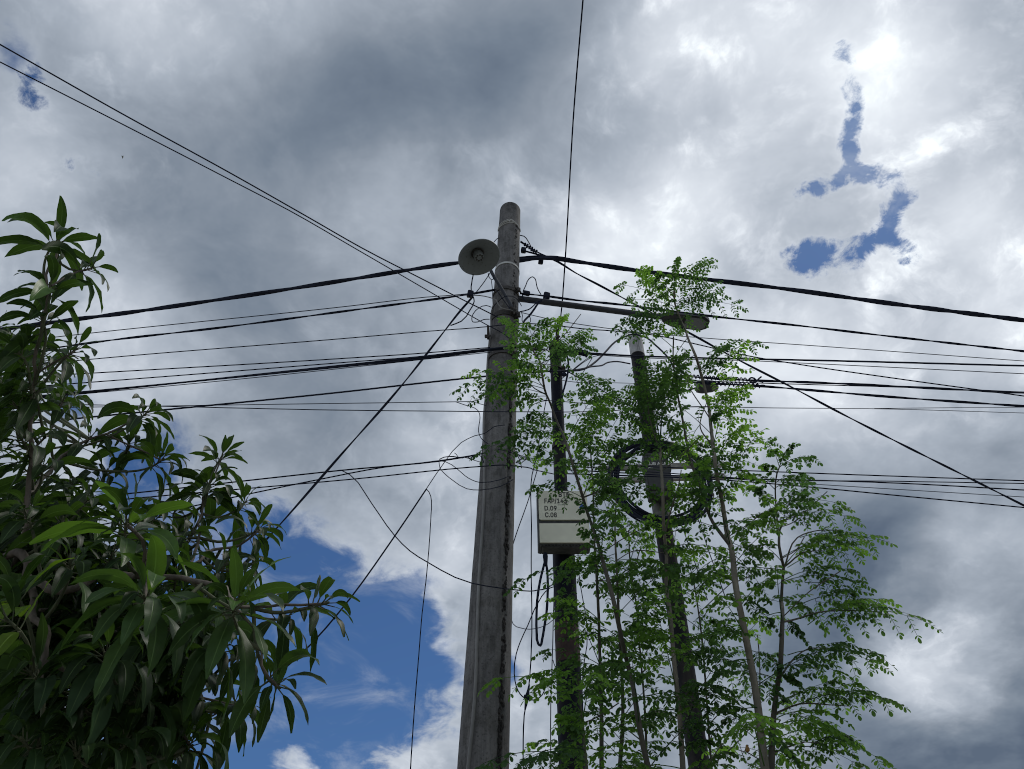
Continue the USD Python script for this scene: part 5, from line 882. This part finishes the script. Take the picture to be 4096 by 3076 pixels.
for px, r0, r1 in (([(-70, 2400, 2.3), (40, 2290, 2.1), (110, 2100, 1.95), (120, 1850, 1.85), (130, 1600, 1.75), (150, 1400, 1.62), (175, 1230, 1.55), (195, 1145, 1.5), (232, 978, 1.5)], .017, .0045),
                   ([(-70, 2400, 2.3), (0, 2240, 2.0), (92, 2212, 1.95), (120, 2245, 1.95), (127, 2290, 1.95), (200, 2330, 1.92), (305, 2353, 1.9), (350, 2325, 1.9), (397, 2297, 1.88), (531, 2304, 1.85), (708, 2318, 1.85), (850, 2350, 1.8), (940, 2410, 1.72)], .024, .008),
                   ([(113, 2330, 2.0), (156, 2467, 1.95), (191, 2580, 1.9), (184, 2644, 1.9), (152, 2729, 1.9), (175, 2790, 1.9)], .017, .010),
                   ([(531, 2310, 1.85), (581, 2250, 1.75), (570, 2160, 1.7), (506, 2098, 1.65)], .010, .006),
                   ([(590, 2240, 1.75), (581, 2330, 1.68), (578, 2392, 1.65)], .008, .006),
                   ([(560, 2304, 1.95), (660, 2280, 2.1), (765, 2262, 2.2), (850, 2200, 2.3), (960, 2180, 2.35), (1034, 2122, 2.35)], .012, .005),
                   ([(760, 2262, 2.2), (800, 2120, 2.3), (836, 1950, 2.35), (887, 1832, 2.35)], .009, .004),
                   ([(100, 2000, 1.95), (200, 1890, 2.1), (357, 1757, 2.2), (430, 1734, 2.2), (520, 1690, 2.2), (583, 1658, 2.2)], .013, .004),
                   ([(430, 1740, 2.2), (560, 1800, 2.25), (649, 1842, 2.25)], .006, .004),
                   ([(935, 2425, 1.75), (1062, 2431, 1.85), (1130, 2422, 1.85), (1204, 2420, 1.85), (1303, 2413, 1.85)], .0065, .004),
                   ([(940, 2430, 1.72), (1020, 2520, 1.8), (1050, 2600, 1.85), (1084, 2707, 1.85), (1112, 2746, 1.85)], .0055, .004),
                   ([(205, 1143, 1.5), (260, 1115, 1.52), (320, 1085, 1.55), (365, 1074, 1.55)], .0038, .003),
                   ([(175, 2640, 1.9), (300, 2700, 2.0), (450, 2750, 2.1), (600, 2850, 2.1), (694, 2900, 2.1), (760, 2985, 2.1)], .012, .005),
                   ([(400, 2740, 2.05), (600, 2760, 2.2), (800, 2790, 2.3), (970, 2828, 2.3)], .009, .004),
                   ([(160, 2440, 2.0), (300, 2450, 2.15), (420, 2500, 2.2), (560, 2560, 2.2)], .009, .005), ([(130, 1800, 1.85), (220, 1700, 1.9), (250, 1610, 1.9)], .006, .004), ([(140, 1500, 1.7), (220, 1450, 1.7), (300, 1405, 1.7)], .006, .004)):
    c, r = limb(px, r0, r1); part(mango, 'limb', tube(c, r, 8), M_mbark, smooth=True)
allimb = np.vstack([v for v in limbs.values()])
leaves = []
def whorl(px, py, Y, ax, n, L, droop=.75, tone=None, twig=True, spread=1.0, up=0.06):
    n = n+3
    """A rosette of leaves at a shoot's tip; ax = the shoot's direction (right, up, towards the camera)."""
    tip = at(px, py, Y); a = unit(RGT*ax[0]+np.array([0, 0, 1.0])*ax[1]-np.array([0, 1.0, 0])*ax[2])
    if twig:
        q = allimb[np.argmin(np.linalg.norm(allimb-(tip-a*.25), axis=1))]
        if np.linalg.norm(q-tip) > .03:
            mid = (q+tip)/2+DOWN*.05*np.linalg.norm(q-tip)-a*.04
            part(mango, 'twig', tube(spline([q, mid, tip-a*.04, tip+a*.01], .03), np.linspace(.0055, .0035, len(spline([q, mid, tip-a*.04, tip+a*.01], .03))), 6), M_twig, smooth=True)
    e1 = unit(np.cross(a, [.31, .2, .93])); e2 = np.cross(a, e1); az = rngm.uniform(0, 6.28)
    for k in range(n):
        az += 2.4; t_ = k/max(n-1, 1); op = (1.62-1.15*t_)*spread+rngm.normal(0, .14)      # older leaves open wider
        d = a*math.cos(op)+(e1*math.cos(az)+e2*math.sin(az))*math.sin(op); d = unit(d+np.array([0, 0, up*.5]))
        b = tip-a*(.045*(1-t_)); ln = L*.90*rngm.uniform(.75, 1.12)*(1-.48*t_); pet = .022+.012*rngm.random()
        nn = unit(np.array([0, 0, 1.0])+a*.3+rngm.normal(0, .25, 3)); m_ = tone if tone is not None else None
        leaves.append((b+d*pet, d, nn, ln, ln*rngm.uniform(.225, .295), droop*rngm.uniform(.65, 1.75), rngm.uniform(.05, .4), rngm.normal(0, .7), m_, b))
WH = [(232, 965, 1.5, (.15, 1, 0), 12, .25, .85, None), (365, 1072, 1.55, (.9, .3, .1), 8, .19, .8, None), (200, 1140, 1.5, (-.2, .8, .3), 9, .20, .9, 0), (165, 1270, 1.55, (-.3, .6, .6), 11, .18, 1.0, 0), (300, 1400, 1.7, (.6, .5, .3), 11, .17, .9, 2),
      (110, 1540, 1.7, (-.3, .3, .8), 12, .18, 1.0, 0), (250, 1605, 1.9, (.5, .3, .5), 12, .17, .9, None), (80, 1750, 1.8, (-.2, .2, .8), 12, .18, 1.0, 0), (360, 1752, 2.2, (.3, .6, .2), 8, .20, 1.0, None),
      (583, 1654, 2.2, (.4, .8, 0), 14, .20, 1.0, None), (649, 1840, 2.25, (.6, .4, .2), 11, .20, 1.0, None), (520, 1760, 2.3, (.2, .5, .4), 9, .20, 1.1, 0), (887, 1826, 2.35, (.2, 1, 0), 10, .18, .55, 2), (836, 1942, 2.35, (.2, .8, .3), 15, .22, 1.1, None),
      (1034, 2120, 2.35, (.8, .5, .1), 13, .19, .9, None), (506, 2090, 1.65, (.15, .6, .75), 13, .23, .65, 2), (578, 2390, 1.62, (.1, .1, .9), 13, .26, 1.0, 1), (936, 2420, 1.68, (.25, .15, 1), 15, .25, .6, 1),
      (1303, 2413, 1.85, (.9, .2, .1), 9, .15, .9, 1), (1112, 2746, 1.85, (.4, -.3, .2), 8, .17, .7, 1), (970, 2828, 2.3, (.7, .2, .1), 9, .19, 1.1, 0), (694, 2900, 2.1, (.4, .4, .5), 13, .20, 1.0, 2), (760, 2985, 2.1, (.7, .1, .4), 12, .22, 1.1, 1),
      (250, 2080, 1.9, (.1, .6, .6), 12, .19, .8, 1), (350, 1990, 2.0, (.3, .7, .3), 11, .19, .8, 2), (100, 2050, 1.8, (-.3, .5, .7), 12, .19, .9, 0), (40, 2360, 1.7, (-.5, .4, .7), 9, .20, .7, 3), (30, 2480, 1.65, (-.5, .3, .6), 8, .2, .7, 3), (280, 2250, 1.8, (.2, .4, .8), 11, .2, .9, 1),
      (420, 2620, 1.75, (.1, .2, .9), 13, .23, 1.2, 0), (300, 2780, 1.8, (0, .2, .9), 12, .2, 1.1, 0), (120, 2690, 1.75, (-.3, .2, .8), 12, .2, 1.0, 0), (560, 2760, 1.9, (.3, .2, .7), 12, .2, 1.1, 0), (500, 2960, 1.9, (.2, .2, .8), 12, .2, 1.1, 0), (300, 3000, 1.8, (0, .2, .9), 12, .2, 1.0, 0), (90, 2960, 1.75, (-.2, .2, .9), 12, .2, 1.0, 0),
      (640, 2200, 2.0, (.3, .6, .4), 12, .2, .9, 1), (770, 2130, 2.3, (.3, .6, .3), 12, .2, 1.0, 0), (900, 2260, 2.2, (.5, .5, .3), 13, .2, 1.0, None), (780, 2680, 2.1, (.4, .1, .5), 12, .21, 1.2, 1), (880, 2590, 1.95, (.4, .2, .5), 11, .22, 1.2, 1), (450, 2210, 2.0, (.2, .5, .5), 11, .2, .9, 3),
      (1150, 2470, 1.9, (.6, -.1, .4), 9, .19, 1.1, 1), (1000, 2620, 2.1, (.5, -.2, .3), 8, .19, 1.2, 1), (820, 2420, 2.0, (.3, .3, .6), 12, .2, 1.0, 1), (700, 2480, 1.9, (.2, .2, .8), 12, .22, 1.2, 1), (420, 1900, 2.3, (.3, .5, .3), 10, .19, 1.0, 0), (720, 2020, 2.45, (.3, .5, .2), 11, .2, 1.0, 0), (980, 2010, 2.45, (.5, .6, .1), 9, .18, .9, 0), (160, 1850, 1.9, (.0, .4, .7), 12, .19, 1.0, 1), (60, 1620, 1.75, (-.4, .3, .7), 10, .18, 1.0, 1), (60, 1400, 1.6, (-.6, .4, .4), 9, .17, .9, 0), (1000, 2260, 2.3, (.6, .2, .2), 9, .18, 1.0, 0)]
for px, py, Y, ax, n, L, dr, tone in WH: whorl(px, py, Y, ax, n, L, dr, tone)
from shapely.geometry import Point
crown = Polygon([(-150, 1250), (120, 1250), (200, 1420), (300, 1600), (260, 1800), (300, 1950), (480, 2030), (720, 2080), (900, 2150), (930, 2300), (840, 2480), (860, 2640), (820, 2800), (740, 2960), (720, 3200), (-150, 3200)])
deep = Polygon([(-150, 1950), (150, 1950), (420, 2250), (680, 2380), (760, 2600), (680, 2800), (600, 3000), (560, 3200), (-150, 3200)])
k = 0
while k < 230:
    x, y = rngm.uniform(-150, 950), rngm.uniform(1250, 3200)
    inside = deep.contains(Point(x, y))
    if not crown.contains(Point(x, y)) or (not inside and rngm.random() < .6): continue
    whorl(x, y, rngm.uniform(2.0, 2.9), (rngm.normal(0, .5), .4, .5), int(rngm.integers(9, 14)), .2, 1.0, int(rngm.choice([0, 0, 1, 1, 2])), twig=k % 3 == 0); k += 1
size_ = np.array([l[3]/depth(l[0]) for l in leaves]); order = np.argsort(-size_)
big = set(order[:300].tolist()); sv, sf, su, n_, pets = [], [], [], 0, []
for i_, (b, d, nn, ln, w, dr, fo, tw, tone, b0) in enumerate(leaves):
    v, f, uv = mleaf(b, d, nn, ln, w, dr, fo, tw, rngm, 11 if i_ in big else 9)
    pets.append(tube([b0, b+d*.004], [.0022, .0016], 4, caps=False))
    if i_ in big:
        tt = tone if tone is not None and rngm.random() < .75 else int(rngm.choice([0, 1, 1, 2]))
        part(mango, 'leaf', trimesh.Trimesh(v, f, process=False), M_mango[tt], smooth=True, uv=uv)
    else: sv.append(v); sf.append(f+n_); su.append(uv); n_ += len(v)
part(mango, 'foliage', trimesh.Trimesh(np.vstack(sv), np.vstack(sf), process=False), M_mangostuff, smooth=True, uv=np.vstack(su), kind='stuff')
part(mango, 'leaf_stalk', pets, M_twig, smooth=True, kind='stuff')
print('moringa leaves', n1, n2, n3, n4, n5, n6, n7, n8, n9, n10, 'mango leaves', len(leaves))
